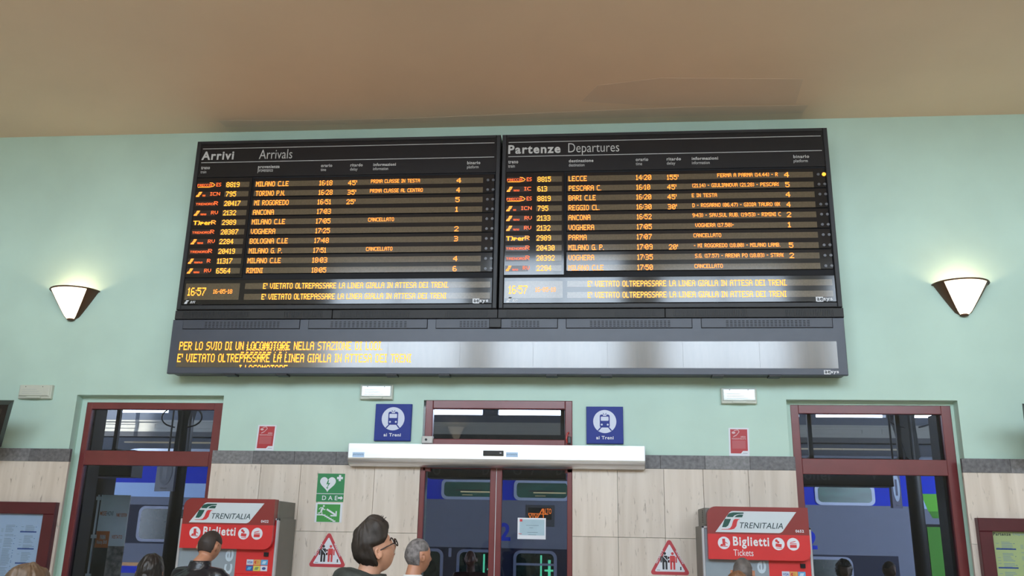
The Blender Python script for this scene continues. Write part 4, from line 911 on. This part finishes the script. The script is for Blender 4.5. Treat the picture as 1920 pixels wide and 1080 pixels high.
def body(n,a,b,c,d,m,y=YTn): return MB().box(a,b,y,y+2.7,c,d).build(n,m,t)
zc=2.60; zd=1.52; zr=3.30
# central double-deck section
body('upper_body',XA,XB,zc,zr,tb); body('middle_body',XA,XB,zd,zc,tg); 
xe=at(1686,1060,-YTn).x; body('lower_body',XA,xe,.55,zd,td); body('lower_body',xe,XB,.55,zd,tg); body('underframe',X0,XC,-.3,.55,tg)
# ends with vestibules
for a,b in ((X0,XA),(XB,XC)):
    body('upper_body',a,b,2.88,zr,tb); body('light_band',a,b,2.55,2.88,tl); body('vestibule_body',a,b,2.36,2.55,tg)
body('window_band',X0,XA,1.46,2.36,td); body('vestibule_body',X0,XA,1.02,1.46,tg); body('orange_stripe',X0,XA,.94,1.02,to); body('blue_stripe',X0,XA,.78,.94,tb); body('vestibule_body',X0,XA,.55,.78,tg)
body('vestibule_body',XB,XC,.55,2.36,tg)
rs=[]
for x in (X0,XC): rs.append([(x,YTn+1.35-1.35*math.cos(a),zr+.52*math.sin(a)**.8 if 0<a<math.pi else zr) for a in [math.pi*k/12 for k in range(13)]])
MB().loft(rs).build('roof',mat('train roof pale blue',(.60,.66,.82),.5),t,smooth=False)
def twin(x,w,z0,z1,m,mi,r=.13,bar=False,wf=.07):
    f=MB().poly(rrect(x,x+w,z0,z1,r),YTn-.03,YTn).build('window_frame',m,t)
    MB().poly(rrect(x+wf,x+w-wf,z0+wf*.9,z1-wf*.9,r*.7),YTn-.036,YTn-.03).build('pane',mi,f)
    if bar: MB().box(x+wf,x+w-wf,YTn-.05,YTn-.034,z0+(z1-z0)*.60,z0+(z1-z0)*.66).build('bar',m,f)
    return f
xw=at(828,916,-YTn).x
for k in range(-2,6):
    x=xw+1.72*k; f=twin(x,1.32,2.60,3.08,tw,inn)
    if k in (0,1):
        MB().box(x+.46,x+1.22,YTn-.040,YTn-.036,2.765,2.79).build('luggage_rack',rk,f); MB().box(x+.35,x+.95,YTn-.041,YTn-.037,2.80,2.83).build('luggage_rack',dark,f)
        MB().box(x+.5,x+.75,YTn-.040,YTn-.036,2.70,2.71).build('luggage_rack',rk,f)
    MB().box(x+.06,x+1.26,YTn-.05,YTn-.03,3.00,3.045).build('blind_rail',tw,f)
xw2=at(856,1060,-YTn).x
for k in range(-2,7):
    x=xw2+1.315*k; 
    if x+1>xe: break
    f=twin(x,1.0,.66,1.48,tw2,inn2,r=.16,bar=(k==1))
    if k in (0,1):
        for a,b,c,d in ((.62,.66,.75,1.4),(.80,.86,.9,1.3),(.5,.9,.80,.84),(.72,.92,1.05,1.09)): MB().box(x+a,x+b,YTn-.041,YTn-.037,c-.02,d-.02).build('interior_light',gg,f)
f=twin(at(258,985,-YTn).x,1.5,1.50,2.33,tw2,inn2,r=.16); 
lettering('class_number','2',at(936,998,-YTn).x,at(957,998,-YTn).x,at(947,1014,-YTn).z,at(947,980,-YTn).z,YTn,tb,t,bold=.04)
lettering('class_number','2',at(1508,1015,-YTn).x,at(1532,1015,-YTn).x,at(1520,1030,-YTn).z,at(1520,995,-YTn).z,YTn,tb,t,bold=.04)
xa,xb=at(986,968,-YTn).x,at(1040,968,-YTn).x; zb_,za_=at(1012,987,-YTn).z,at(1012,947,-YTn).z
ds=MB().bevbox(xa,xb,YTn-.02,YTn,zb_,za_,.006).build('destination_display',mat('display housing',(.07,.075,.09),.4),t)
MB().box(xa+.05,xb-.07,YTn-.024,YTn-.02,za_-.33,za_-.06).build('screen',slotm,ds)
om=emit('train orange led',(1,.22,.02),1.5); w=xb-xa-.12
lettering('led_lettering','ALTO',xa+.05+w*.62,xb-.075,za_-.20,za_-.075,YTn-.025,om,ds,bold=.02); lettering('led_lettering','VIV',xa+.055,xa+.05+w*.42,za_-.32,za_-.2,YTn-.025,om,ds,bold=.01)
mb=MB(); seg(mb,(xa+.05+w*.36,za_-.33),(xa+.05+w*.62,za_-.08),.02,YTn-.027,YTn-.024); seg(mb,(xa+.05+w*.62,za_-.08),(xa+.05+w*.66,za_-.3),.02,YTn-.027,YTn-.024); seg(mb,(xa+.06,za_-.19),(xa+w*.95,za_-.21),.014,YTn-.027,YTn-.024); mb.build('led_lettering',om,ds)
MB().poly(rrect(at(841,1035,-YTn).x,at(846.5,1035,-YTn).x,1.30,1.50,.02),YTn-.006,YTn).build('door_lamp',tw2,t)
# right vestibule: slanted green and the door
xg=at(1728,940,-YTn).x; MB().poly([(xg+.12,2.50),(XC,2.50),(XC,2.88),(xg,2.88)],YTn-.005,YTn).build('green_flash',gl,t)
MB().poly([(xg+.20,2.35),(XC,2.35),(XC,2.52),(xg+.12,2.52)],YTn-.004,YTn).build('green_flash',gl2,t)
xd=at(1741,1020,-YTn).x; d_=MB().box(xd-.06,xd+1.5,YTn-.003,YTn,.3,2.22).build('door',slotm,t); MB().box(xd,xd+1.4,YTn-.02,YTn,.3,2.16).build('door_leaf',gl2,d_)
MB().box(xd+.30,xd+1.2,YTn-.026,YTn-.02,.9,1.82).build('pane',inn2,d_)
MB().box(at(1783,1040,-YTn).x,at(1789,1040,-YTn).x,YTn-.05,YTn-.026,1.25,1.5).build('handle',mat('yellow handle',(.4,.28,.1),.4),d_)
t2=thing('train_car','end of the next grey carriage behind the poster stand','train',(X0-12,14,-.4))
xq=X0-.75; MB().box(xq-16,xq,YTn,YTn+2.7,-.3,3.3).build('body',tg,t2); MB().box(xq-16,xq,YTn+.3,YTn+2.4,3.3,3.62).build('roof',tl,t2); MB().box(xq-.3,xq,YTn-.01,YTn,.5,3.2).build('end_pillar',tl,t2)
MB().box(xq,X0,YTn+.4,YTn+2.3,.2,3.0).build('gangway',slotm,t2)
# dark sign boxes just outside, over the openings
def outbox(xa,xb,yt,yb,word,wx,label):
    y=.75; a,b=at(xa,(yt+yb)/2,-y).x,at(xb,(yt+yb)/2,-y).x; zt=at((xa+xb)/2,yt-30,-y).z; z0=at((xa+xb)/2,yb,-y).z
    t=thing('outdoor_sign_box',label,'sign',((a+b)/2,y,z0)); MB().bevbox(a,b,y,y+.25,z0,zt,.01).build('housing',mat('dark sign box',(.016,.017,.02),.4),t)
    
    for xx in (a+.03,b-.03): MB().box(xx-.02,xx+.02,.382,y+.1,zt-.06,zt-.02).box(xx-.02,xx+.02,.382,.42,zt-.06,3.35).build('bracket',blackm,t)
    lg=mat('dim grey letters',(.085,.085,.09),.5)
    for wd,p0,p1 in wx: lettering('lettering',wd,at(p0,yt,-y).x,at(p1,yt,-y).x,at((p0+p1)/2,yt+11,-y).z,at((p0+p1)/2,yt-8,-y).z,y,lg,t,bold=.02)
outbox(150,246,873,893,'',[],'dark box outside behind the top of the left lower pane')
outbox(800,1062,880,897,'',[('O',812,826),('D',905,917),('O',962,979),('/',995,1004),('D',1043,1055)],'dark sign box with dim letters outside above the sliding door')
outbox(1503,1676,889,911,'',[('offer',1508,1562),('v',1632,1645)],'dark sign box with the dim word offer outside the right window')
# poster stand
y=1.3; ax,bx=at(176,1000,-y).x+.03,at(230,1000,-y).x+.03; zt=at(205,928,-y).z; mx_=ax+(bx-ax)*.46
t=thing('poster_stand','tall grey poster stand with an orange block seen through the left window','poster stand',((ax+bx)/2,y,0))
pg=mat('poster grey',(.85,.84,.84),.5); por=mat('poster orange',(.70,.17,.04),.5); pdk=mat('poster dark photograph',(.03,.03,.034),.5,var=.9,scale=5); pdk2=mat('poster group photograph',(.30,.25,.22),.5,var=.8,scale=14)
MB().box(ax,mx_,y,y+.02,zt-.42,zt).build('poster',pg,t); MB().box(mx_,bx,y,y+.02,zt-.56,zt).build('poster',pg,t)
MB().box(ax,mx_,y-.001,y+.02,zt-.58,zt-.40).build('orange_block',por,t); MB().box(ax,mx_,y,y+.02,.2,zt-.58).build('poster_picture',pdk,t); MB().box(mx_,bx,y,y+.02,.2,zt-.56).build('poster_picture',pdk2,t)
lettering('lettering','MISE',ax+.01,ax+(mx_-ax)*.55,zt-.23,zt-.18,y,por,t,bold=.02); lettering('lettering','HOVI',ax+(mx_-ax)*.58,mx_+.01,zt-.23,zt-.18,y,mat('poster print',(.15,.16,.18),.5),t)
lettering('lettering','FAMILY EDITION',mx_+.05,bx-.01,zt-.24,zt-.20,y,por,t,bold=.02); lettering('lettering','PARMA',ax+.05,mx_-.04,zt-.49,zt-.44,y-.001,sw,t,bold=.02); lettering('lettering','Palacity 2018',ax+.02,mx_-.02,zt-.55,zt-.50,y-.001,sw,t)
lettering('lettering','VIETATO',mx_+.03,bx-.03,zt-.48,zt-.44,y,por,t,bold=.02)
cr=mat('clear acrylic pole',(.55,.58,.62),.1,coat=1)
MB().tube([(ax-.03,y,0),(ax-.03,y,zt)],.012,8).build('pole',cr,t); MB().box(ax-.1,bx+.1,y-.2,y+.2,0,.03).build('base',blackm,t)
for k in range(5): MB().box(ax-.05,ax+.01,y-.02,y+.025,zt-.06-.42*k,zt-.02-.42*k).build('clip',cr,t)
# ================================================================== PEOPLE
def remesh(mb,name,m,parent,vox,smooth_it=2,M_=None):
    me=bpy.data.meshes.new(name); me.from_pydata(mb.v,[],mb.f)
    bm=bmesh.new(); bm.from_mesh(me); bmesh.ops.recalc_face_normals(bm,faces=bm.faces); bm.to_mesh(me); bm.free()
    o=bpy.data.objects.new('tmp',me); COL.objects.link(o)
    r=o.modifiers.new('r','REMESH'); r.mode='VOXEL'; r.voxel_size=vox
    s=o.modifiers.new('s','SMOOTH'); s.iterations=smooth_it; s.factor=.5
    dg=bpy.context.evaluated_depsgraph_get(); out=bpy.data.meshes.new_from_object(o.evaluated_get(dg)); bpy.data.objects.remove(o)
    out.name=name
    if M_: out.transform(M_)
    return obj(name,out,m,parent,smooth=True)
def headpt(d):
    """unit direction -> skull surface, face towards +y"""
    x,y,z=d; p=Vector((x*.076,y*.097,z*.118))
    if z<0:
        k=(-z); p.x*=1-.30*k**1.6
        if y<0: p.y*=1-.42*min(1,k*1.25)
        if y>0: p.y*=1-.06*k
    if y>0: p.y*=1-.05*(1-abs(z))
    g=lambda cx,cz,s,a: a*math.exp(-(((x-cx)**2+(z-cz)**2)/(2*s*s)))
    if y>0:
        p.y+=g(0,-.16,.085,.016)+g(0,-.27,.07,.016)+g(0,.02,.07,.006)      # nose
        p.y+=g(0,.24,.30,.004)-g(.36,.0,.13,.011)-g(-.36,.0,.13,.011)        # brow, sockets
        p.y+=g(0,-.50,.12,.006)+g(0,-.60,.10,.004)+g(0,-.86,.16,.010)-g(0,-.70,.09,.003)
        p.y+=g(.45,-.25,.2,.003)+g(-.45,-.25,.2,.003)
    return p
def sph(nu,nv):
    ds=[]; 
    for i in range(1,nv):
        t=math.pi*i/nv; ds.append([Vector((math.sin(t)*math.cos(2*math.pi*j/nu),math.sin(t)*math.sin(2*math.pi*j/nu),-math.cos(t))) for j in range(nu)])
    return ds
def capsule(mb,pts,rad,n=12): 
    mb.tube(pts,rad,n); mb.ball(pts[0],(rad[0],)*3 if isinstance(rad,list) else (rad,)*3,n,8); mb.ball(pts[-1],(rad[-1],)*3 if isinstance(rad,list) else (rad,)*3,n,8)
def hand(mb,wr,fw,up,side,k=1.0):
    fw=fw.normalized(); up=(up-fw*up.dot(fw)).normalized(); lat=fw.cross(up)*side
    for j in range(4):
        b=wr+fw*.085*k+lat*(.033-.022*j)*k; a=wr+fw*.015+lat*(.02-.013*j)*k; mb.tube([a,b],[.013,.012],8); mb.ball(b,(.012,)*3,8,6)
        L=[.068,.078,.073,.056][j]*k; c=b+fw*L*.45-up*.010; d=c+fw*L*.33-up*.018; e=d+fw*L*.18-up*.018
        mb.tube([b,c,d,e],[.0098,.0092,.0085,.0075],8); mb.ball(e,(.0075,)*3,8,6)
    a=wr+fw*.02+lat*.024; b=a+fw*.03+lat*.022-up*.01; c=b+fw*.032+lat*.008-up*.012; mb.tube([a,b,c],[.014,.011,.009],8); mb.ball(c,(.009,)*3,8,6)
def person(label,px,py,dep,yaw,pitch,skin,hairm,hair,top,topm,roll=0,arms='down',strap=None,glasses=False,hh=1.0,extra=None,lean=0):
    q=at(px,py,dep); k=1.0; H=q.z
    s=H/1.755*1.0                       # scale of the standing figure
    t=thing('person',label,'person',(q.x,-dep,0)); RY=Matrix.Rotation(-yaw,4,'Z')
    B=Matrix.Translation((q.x,-dep,0))@RY@Matrix.Scale(s,4)
    lower=0.0
    hc=Vector((0,.02+lean*.22,1.632-lean*.03)); HM=Matrix.Translation(hc)@Matrix.Rotation(roll,4,'Y')@Matrix.Rotation(pitch,4,'X')@Matrix.Scale(hh,4)
    # ---- body: one continuous surface
    mb=MB(); rings=[[tuple(HM@headpt(d)) for d in r] for r in sph(40,30)]; mb.loft(rings)
    for sd in (-1,1):
        c=HM@Vector((sd*.079,-.004,-.008)); e=[]
        for kk in range(9):
            a=R(-70+kk*40); e.append(HM@Vector((sd*(.079+.010*(1-math.cos(a))*.5+.006),-.014+.015*math.cos(a),-.006+.030*math.sin(a))))
        mb.tube(e,.0055,8); mb.ball(tuple(HM@Vector((sd*.078,-.008,-.012))),(.008,.016,.024),10,8)
    nb_=Vector((0,-.025,1.44)); capsule(mb,[nb_,Vector((0,-.015,1.50)),hc+Vector((0,-.020,-.07))],[.062,.058,.055],14)
    def ell(c,a,b): return [(c[0]+a*math.cos(2*math.pi*j/20),c[1]+b*math.sin(2*math.pi*j/20),c[2]) for j in range(20)]
    mb.loft([ell((0,0,.86),.12,.09),ell((0,0,.95),.155,.105),ell((0,0,1.08),.135,.095),ell((0,0,1.25),.155,.105),ell((0,-.005,1.38),.165,.095),ell((0,-.015,1.45),.09,.06)])
    hands=[]
    for sd in (-1,1):
        S_=Vector((sd*.185,-.01,1.405)); E=Vector((sd*.245,-.03,1.14)); Wp=Vector((sd*.25,.06,.90)); fw=Vector((0,.15,-1)); upv=Vector((sd,0,0))
        if arms=='forward': E=Vector((sd*.26,.10,1.16)); Wp=Vector((sd*.14,.34,1.18)); fw=Vector((-sd*.2,1,.15)); upv=Vector((0,0,1))
        if arms=='phone' and sd==1: E=Vector((.24,.05,1.14)); Wp=Vector((.10,.28,1.20)); fw=Vector((-.3,.8,.4)); upv=Vector((0,.2,1))
        capsule(mb,[Vector((sd*.08,-.01,1.42)),S_],[.055,.052]); capsule(mb,[S_,(S_+E)/2,E],[.048,.045,.036]); capsule(mb,[E,(E*.6+Wp*.4),Wp],[.037,.036,.024]); hand(mb,Wp,fw,upv,-1 if arms=='forward' else sd)
        Hp=Vector((sd*.09,0,.90)); K=Vector((sd*.10,.015,.49)); A=Vector((sd*.10,-.02,.085)); capsule(mb,[Hp,(Hp+K)/2,K],[.082,.07,.050]); capsule(mb,[K,K*.6+A*.4+Vector((0,-.015,0)),A],[.050,.052,.034])
        capsule(mb,[Vector((sd*.10,-.05,.045)),Vector((sd*.105,.10,.03))],[.035,.028]); hands.append((S_,E,Wp))
    o=remesh(mb,'body',skin,t,.0072,2,B)
    # ---- eyes, brows, lips
    em=mat('eye white',(.7,.68,.65),.2); ei=mat('iris dark',(.03,.02,.015),.15)
    for sd in (-1,1):
        c=HM@(headpt(Vector((sd*.37,.93,.0)).normalized())+Vector((0,-.0085,0))); o=MB().ball(tuple(c),(.0105,.0105,.0095),12,8).build('eye',em,t,smooth=True); o.data.transform(B)
        c=HM@(headpt(Vector((sd*.37,.93,.0)).normalized())+Vector((0,.0008,0))); o2=MB().ball(tuple(c),(.0045,.0035,.0045),8,6).build('iris',ei,o,smooth=True); o2.data.transform(B)
        P_=[HM@(headpt(Vector((sd*(.20+.12*k2),.95,.21+.02*math.sin(k2))).normalized())) for k2 in range(4)]
        o=MB().tube(P_,.0032,6).build('eyebrow',hairm,t); o.data.transform(B)
    P_=[HM@(headpt(Vector((x_,.86,-.50)).normalized())+Vector((0,-.0015,0))) for x_ in (-.30,-.15,0,.15,.30)]
    o=MB().tube(P_,[.002,.004,.0045,.004,.002],8).build('lips',mat('lip skin',(.30,.12,.09),.4),t,smooth=True); o.data.transform(B)
    # ---- hair: a shell that emerges from the skull inside its hairline
    if hair:
        mb=MB(); rings=[]; nu,nv=110,70
        for r in sph(nu,nv):
            ring=[]
            for d in r:
                x,y,z=d; p=headpt(d); n=(p.normalized()+Vector((x,y,z))).normalized()
                hl=-.62 if y<0 else -.62+ (y*1.65)**1.5*1.0          # hairline height
                if hair in ('short','crop','quiff') : hl=(-.55 if y<-.35 else -.55+(y+.35)*1.0) if y<.35 else .15+(y-.35)*1.0
                if hair in('quiff','short','crop') and abs(x)>.72 and y>-.32: hl=max(hl,.24)
                th={'crop':.004,'short':.010,'quiff':.022,'long':.022,'bob':.024,'curly':.028}[hair]
                if hair in('long','bob','curly'): hl=-1.2 if y<.1 else (-.9 if y<.25 and abs(x)>.5 else .42)
                e=max(0,min(1,(z-hl)/.10)); e=e*e*(3-2*e)
                nz=noise.noise(Vector((x*3,y*3,z*3)))
                fr=1 if hair in('crop',) else 3.4
                str_=noise.noise(Vector((math.atan2(x,-y)*9,z*2.2,1.7)))*.5+noise.noise(Vector((x*22,y*5,z*14)))*.3
                tt=th*(1+.22*nz*fr*.5+.30*str_*(0 if hair=='crop' else 1))
                if hair=='quiff' and z>0: tt+=.030*max(0,z)**1.2*(.55+.75*max(0,y))+.034*math.exp(-((y-.34)**2/.16))*max(0,z-.3)
                if hair=='curly': tt+=.010*noise.noise(Vector((x*9,y*9,z*9)))
                if hair in('long','bob') and z<0: tt+=.012*(-z)
                p=p+n*(tt*e-.006*(1-e)); 
                if hair in('long','bob') and z<-.1 and y<.2: p.z-=(-z-.1)*(.10 if hair=='long' else .03); p.y-=.02*(-z-.1); p.x*=1+.15*(-z)
                ring.append(tuple(B@(HM@p)))
            rings.append(ring)
        ho=mb.loft(rings).build('hair',hairm,t,smooth=True)
        if hair=='quiff':
            rnd=random.Random(5); mb=MB()
            for k2 in range(120):
                x_=rnd.uniform(-.05,.05); y_=rnd.uniform(.0,.075); b0=Vector((x_,y_,.118+.018*rnd.random())); L=rnd.uniform(.012,.032)
                pts=[b0,b0+Vector((x_*.15,L*.35,L*.55)),b0+Vector((x_*.35,L*.95,L*.72+.006*rnd.random()))]
                mb.tube([tuple(B@(HM@p)) for p in pts],[.0024,.0015,.0004],5)
            for k2 in range(0):
                a=rnd.uniform(-1.5,1.5); z_=rnd.uniform(.15,.9); d=Vector((math.sin(a)*math.sqrt(1-z_*z_),-math.cos(a)*math.sqrt(1-z_*z_),z_)); 
                if d.y>-.1: continue
                pts=[]
                for m_ in range(4):
                    dd=(d+Vector((.0,.07*m_,.16*m_*(1 if z_<.6 else .2)))).normalized(); p=headpt(dd); tq=.024+.030*max(0,dd.z)**1.2*(.55+.75*max(0,dd.y)); pts.append(p+dd*(tq*.93))
                mb.tube([tuple(B@(HM@p)) for p in pts],[.001,.0026,.0026,.0008],5)
            o=mb.build('hair_strands',hairm,ho,smooth=True); o['kind']='stuff'
        if hair=='long':
            mb=MB(); rr=[]
            for i,(z_,a,b,yc) in enumerate(((.05,.085,.10,-.01),(-.06,.094,.095,-.025),(-.16,.10,.075,-.045),(-.28,.105,.055,-.06),(-.36,.085,.035,-.065),(-.40,.04,.015,-.065))):
                rr.append([tuple(B@(hc+Vector(((a+.006*math.sin(j*5.0))*math.cos(2*math.pi*j/40),yc+min(.05,(b+.005*math.sin(j*7))*math.sin(2*math.pi*j/40)) ,z_)))) for j in range(40)])
            mb.loft(rr[::-1]).build('hair_length',hairm,ho,smooth=True)
    if glasses:
        gm=mat('dark spectacle frame',(.02,.012,.012),.25); mb=MB()
        for sd in (-1,1):
            mb.tube([tuple(B@(HM@Vector((sd*.032+.025*math.cos(a),.108-.10*(sd*.032+.025*math.cos(a))**2*4,.0+.019*math.sin(a))))) for a in [2*math.pi*j/16 for j in range(17)]],.0034*s,6)
            mb.tube([tuple(B@(HM@Vector(v))) for v in ((sd*.057,.104,.008),(sd*.072,.08,.008),(sd*.083,.0,.006),(sd*.083,-.022,-.008))],.0030*s,6)
        mb.tube([tuple(B@(HM@Vector(v))) for v in ((-.008,.112,.004),(0,.114,.006),(.008,.112,.004))],.002*s,6)
        go=mb.build('glasses',gm,t,smooth=True)
        for sd in (-1,1): MB().poly([(0,0),(1,0),(1,1)],0,1) if False else None
    # ---- trousers and shoes
    mb=MB(); mb.loft([ell((0,0,.80),.165,.12),ell((0,0,.92),.172,.125),ell((0,0,1.02),.150,.115)])
    for sd in (-1,1): capsule(mb,[Vector((sd*.09,0,.88)),Vector((sd*.10,.01,.50)),Vector((sd*.10,-.02,.12))],[.10,.074,.066])
    tm=mat('dark denim',(.025,.035,.06),.8,var=.2); remesh(mb,'trousers',tm,t,.014,2,B)
    shm=mat('dark shoe leather',(.02,.018,.016),.4)
    for sd in (-1,1):
        mb=MB(); mb.loft([[(sd*.105+a*math.cos(2*math.pi*j/16),.03+b*math.sin(2*math.pi*j/16),z_) for j in range(16)] for z_,a,b in ((.0,.045,.135),(.03,.048,.14),(.06,.044,.12))]); mb.loft([[(sd*.105+a*math.cos(2*math.pi*j/16),yc+b*math.sin(2*math.pi*j/16),z_) for j in range(16)] for z_,a,b,yc in ((.05,.043,.10,.0),(.09,.042,.06,-.03),(.125,.044,.055,-.04))])
        o=mb.build('shoe',shm,t,smooth=True); o.data.transform(B)
    # ---- upper garment
    puff=(top=='puffer'); f=1.0+(.10 if puff else 0)
    mb=MB(); zs=[.84+.012*i for i in range(int((1.425-.84)/.012)+1)]
    def tor(z):
        T=[(.84,.185,.135,0),(.95,.178,.128,0),(1.08,.165,.122,0),(1.22,.18,.13,0),(1.34,.20,.128,-.005),(1.41,.17,.112,-.01),(1.445,.12,.09,-.015)]
        for (z0,a0,b0,c0),(z1,a1,b1,c1) in zip(T,T[1:]):
            if z<=z1: u=(z-z0)/(z1-z0); return a0+(a1-a0)*u,b0+(b1-b0)*u,c0+(c1-c0)*u
        return T[-1][1:]
    rr=[]
    for z in zs:
        a,b,c=tor(z); 
        if puff: rp=.022*abs(math.sin(z*math.pi/.075))**.7; a=a*f+rp; b=b*f+rp
        rr.append(ell((0,c,z),a,b))
    a,b,c=tor(1.44); rr.append(ell((0,c,1.445),a,b)); mb.loft(rr)
    for (S_,E,Wp),sd in zip(hands,(-1,1)):
        capsule(mb,[Vector((sd*.07,-.01,1.395)),S_+Vector((0,0,-.005))],[.082*f,.068*f]) 
        n_=60 if puff else 26; pts=[]; rd=[]
        for i in range(n_):
            u=i/(n_-1)*2; p=S_+(E-S_)*u if u<=1 else E+(Wp-E)*(u-1)*.97; pts.append(p); r0=(.064-.010*u)*f
            if puff: r0+=.016*abs(math.sin(i*.42))
            if top=='tee' and u>.62: r0=.02
            rd.append(r0)
        mb.tube(pts,rd,14)
    col={'puffer':(.058,1.43,1.52,.080),'parka':(.06,1.42,1.52,.098),'shirt':(.05,1.43,1.505,.070),'tee':(.05,1.43,1.465,.066),'coat':(.06,1.42,1.51,.085)}[top]
    zz0,zz1,rc=col[1],col[2],col[3]
    mb.loft([[(rc*1.25*math.cos(2*math.pi*j/24),-.02+rc*1.15*math.sin(2*math.pi*j/24),zz0) for j in range(24)],[(rc*1.0*math.cos(2*math.pi*j/24),-.018+lean*.05+rc*math.sin(2*math.pi*j/24),zz1) for j in range(24)]])
    if top=='parka':   # hood rolled behind the neck
        mb.tube([(.115*math.cos(a),-.035-.10*math.sin(a),1.475+.025*math.sin(a)) for a in [math.pi*j/14 for j in range(15)]],[.022+.030*math.sin(math.pi*j/14) for j in range(15)],12)
        mb.tube([(.085*math.cos(a),-.03-.075*math.sin(a),1.51+.012*math.sin(a)) for a in [math.pi*j/14 for j in range(15)]],[.016+.014*math.sin(math.pi*j/14) for j in range(15)],12)
    remesh(mb,'jacket' if top in('puffer','parka','coat') else 'shirt',topm,t,.0095,1 if puff else 2,B)
    if strap:
        mb=MB(); P_=[(.10,.125,1.10),(.12,.135,1.25),(.128,.11,1.38),(.13,.05,1.465),(.13,-.02,1.478),(.128,-.09,1.44),(.12,-.135,1.34),(.10,-.14,1.15),(.08,-.14,1.0)]
        L=[(x-.022,y,z) for x,y,z in P_]; Rr=[(x+.022,y,z-.006) for x,y,z in P_]; rr=[]
        for i in range(len(P_)):
            n=Vector((0,P_[i][1]*1.0,.35 if 2<i<6 else .0)).normalized()*.008; rr.append([tuple(B@Vector(L[i])),tuple(B@Vector(Rr[i])),tuple(B@(Vector(Rr[i])+n)),tuple(B@(Vector(L[i])+n))])
        mb.loft(rr).build('bag_strap',mat('black webbing',(.015,.013,.012),.7),t)
    return t
sk1=mat('fair skin',(.52,.27,.18),.45,var=.06,scale=30); sk2=mat('tanned skin',(.40,.185,.11),.45,var=.06,scale=30); sk3=mat('dark brown skin',(.15,.07,.05),.32,var=.1,scale=20)
hdb=mat('dark brown hair',(.017,.011,.008),.62,var=.35,scale=26,stretch=(3,3,.6)); hbl=mat('black hair',(.010,.008,.008),.4,var=.3,scale=30); hgr=mat('grey cropped hair',(.13,.118,.118),.7,var=.6,scale=38); hlb=mat('light brown hair',(.085,.053,.032),.45,var=.35,scale=22,stretch=(3,3,.6)); hsg=mat('salt and pepper hair',(.10,.085,.08),.6,var=.35,scale=30); hbr=mat('chestnut hair',(.16,.075,.035),.45,var=.3,scale=24,stretch=(3,3,.6)); hcr=mat('cropped dark hair',(.030,.020,.017),.6,var=.3,scale=30)
pk=mat('dark green grey parka cloth',(.022,.027,.024),.75,var=.55,scale=24,bump=.3); pf=mat('black glossy down jacket',(.010,.011,.016),.26,var=.2,scale=20,bump=.4); shw=mat('white cotton shirt',(.60,.63,.64),.8,var=.04); ct=mat('brown coat',(.10,.07,.05),.8); ts=mat('maroon shirt',(.06,.018,.014),.7); nv=mat('navy pullover',(.03,.04,.08),.8); bk=mat('black cardigan',(.02,.02,.022),.8)
person('man with swept-up dark brown hair and glasses, dark green parka, looking up',700,983,4.15,R(60),R(24),sk1,hdb,'quiff','parka',pk,glasses=True,hh=.94,roll=R(4))
person('man with short grey hair in white shirt with black bag strap by the door',781,1010.5,2.2,R(48),R(4),sk2,hgr,'crop','shirt',shw,strap=True,arms='phone',hh=1.05)
person('man with cropped dark hair in black puffer jacket at the left ticket machine',384,993,1.75,R(18),R(-24),sk2,hcr,'crop','puffer',pf,arms='forward',lean=.25,hh=1.06)
person('woman with long dark hair standing left of the man in the puffer jacket',284,1043,2.7,R(-10),R(-5),sk1,hbl,'long','coat',bk,hh=1.03)
person('person with light brown hair at the bottom left corner, only the crown showing',50,1068,5.6,R(-15),R(0),sk1,hlb,'bob','coat',ct,hh=1.03)
person('man with cropped grey hair at the right ticket machine',1391,1045,1.75,R(14),R(-6),sk2,hsg,'crop','coat',nv,hh=1.0,arms='forward')
person('person with chestnut hair in front of the man at the right ticket machine',1384,1076,2.7,R(-5),R(0),sk1,hbr,'bob','coat',ct)
person('bald man in maroon shirt seen through the left leaf of the glass door',883,1031,-2.5,R(188),R(0),sk3,sk3,None,'tee',ts,hh=.97)
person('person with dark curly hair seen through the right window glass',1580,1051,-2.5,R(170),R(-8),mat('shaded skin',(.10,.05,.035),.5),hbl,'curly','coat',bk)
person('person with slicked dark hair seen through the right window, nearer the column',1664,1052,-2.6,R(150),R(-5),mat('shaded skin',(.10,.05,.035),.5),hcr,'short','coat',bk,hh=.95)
# repeats of one kind share a group
GR={'wall_sconce':'triangular wall lamps','emergency_light':'emergency lights on the green wall','pictogram_sign':'blue ai Treni signs','security_sign':'security warning triangles',
'video_notice':'red video surveillance notices','ticket_machine':'red ticket machines','timetable_showcase':'framed timetables','wall_monitor':'black wall monitors','iron_column':'platform columns',
'platform_sign':'hanging platform signs','outdoor_sign_box':'dark sign boxes outside the openings','person':'people in the station hall'}
for o in bpy.data.objects:
    if o.parent is None and o.name.split('.')[0] in GR and 'group' not in o: o['group']=GR[o.name.split('.')[0]]
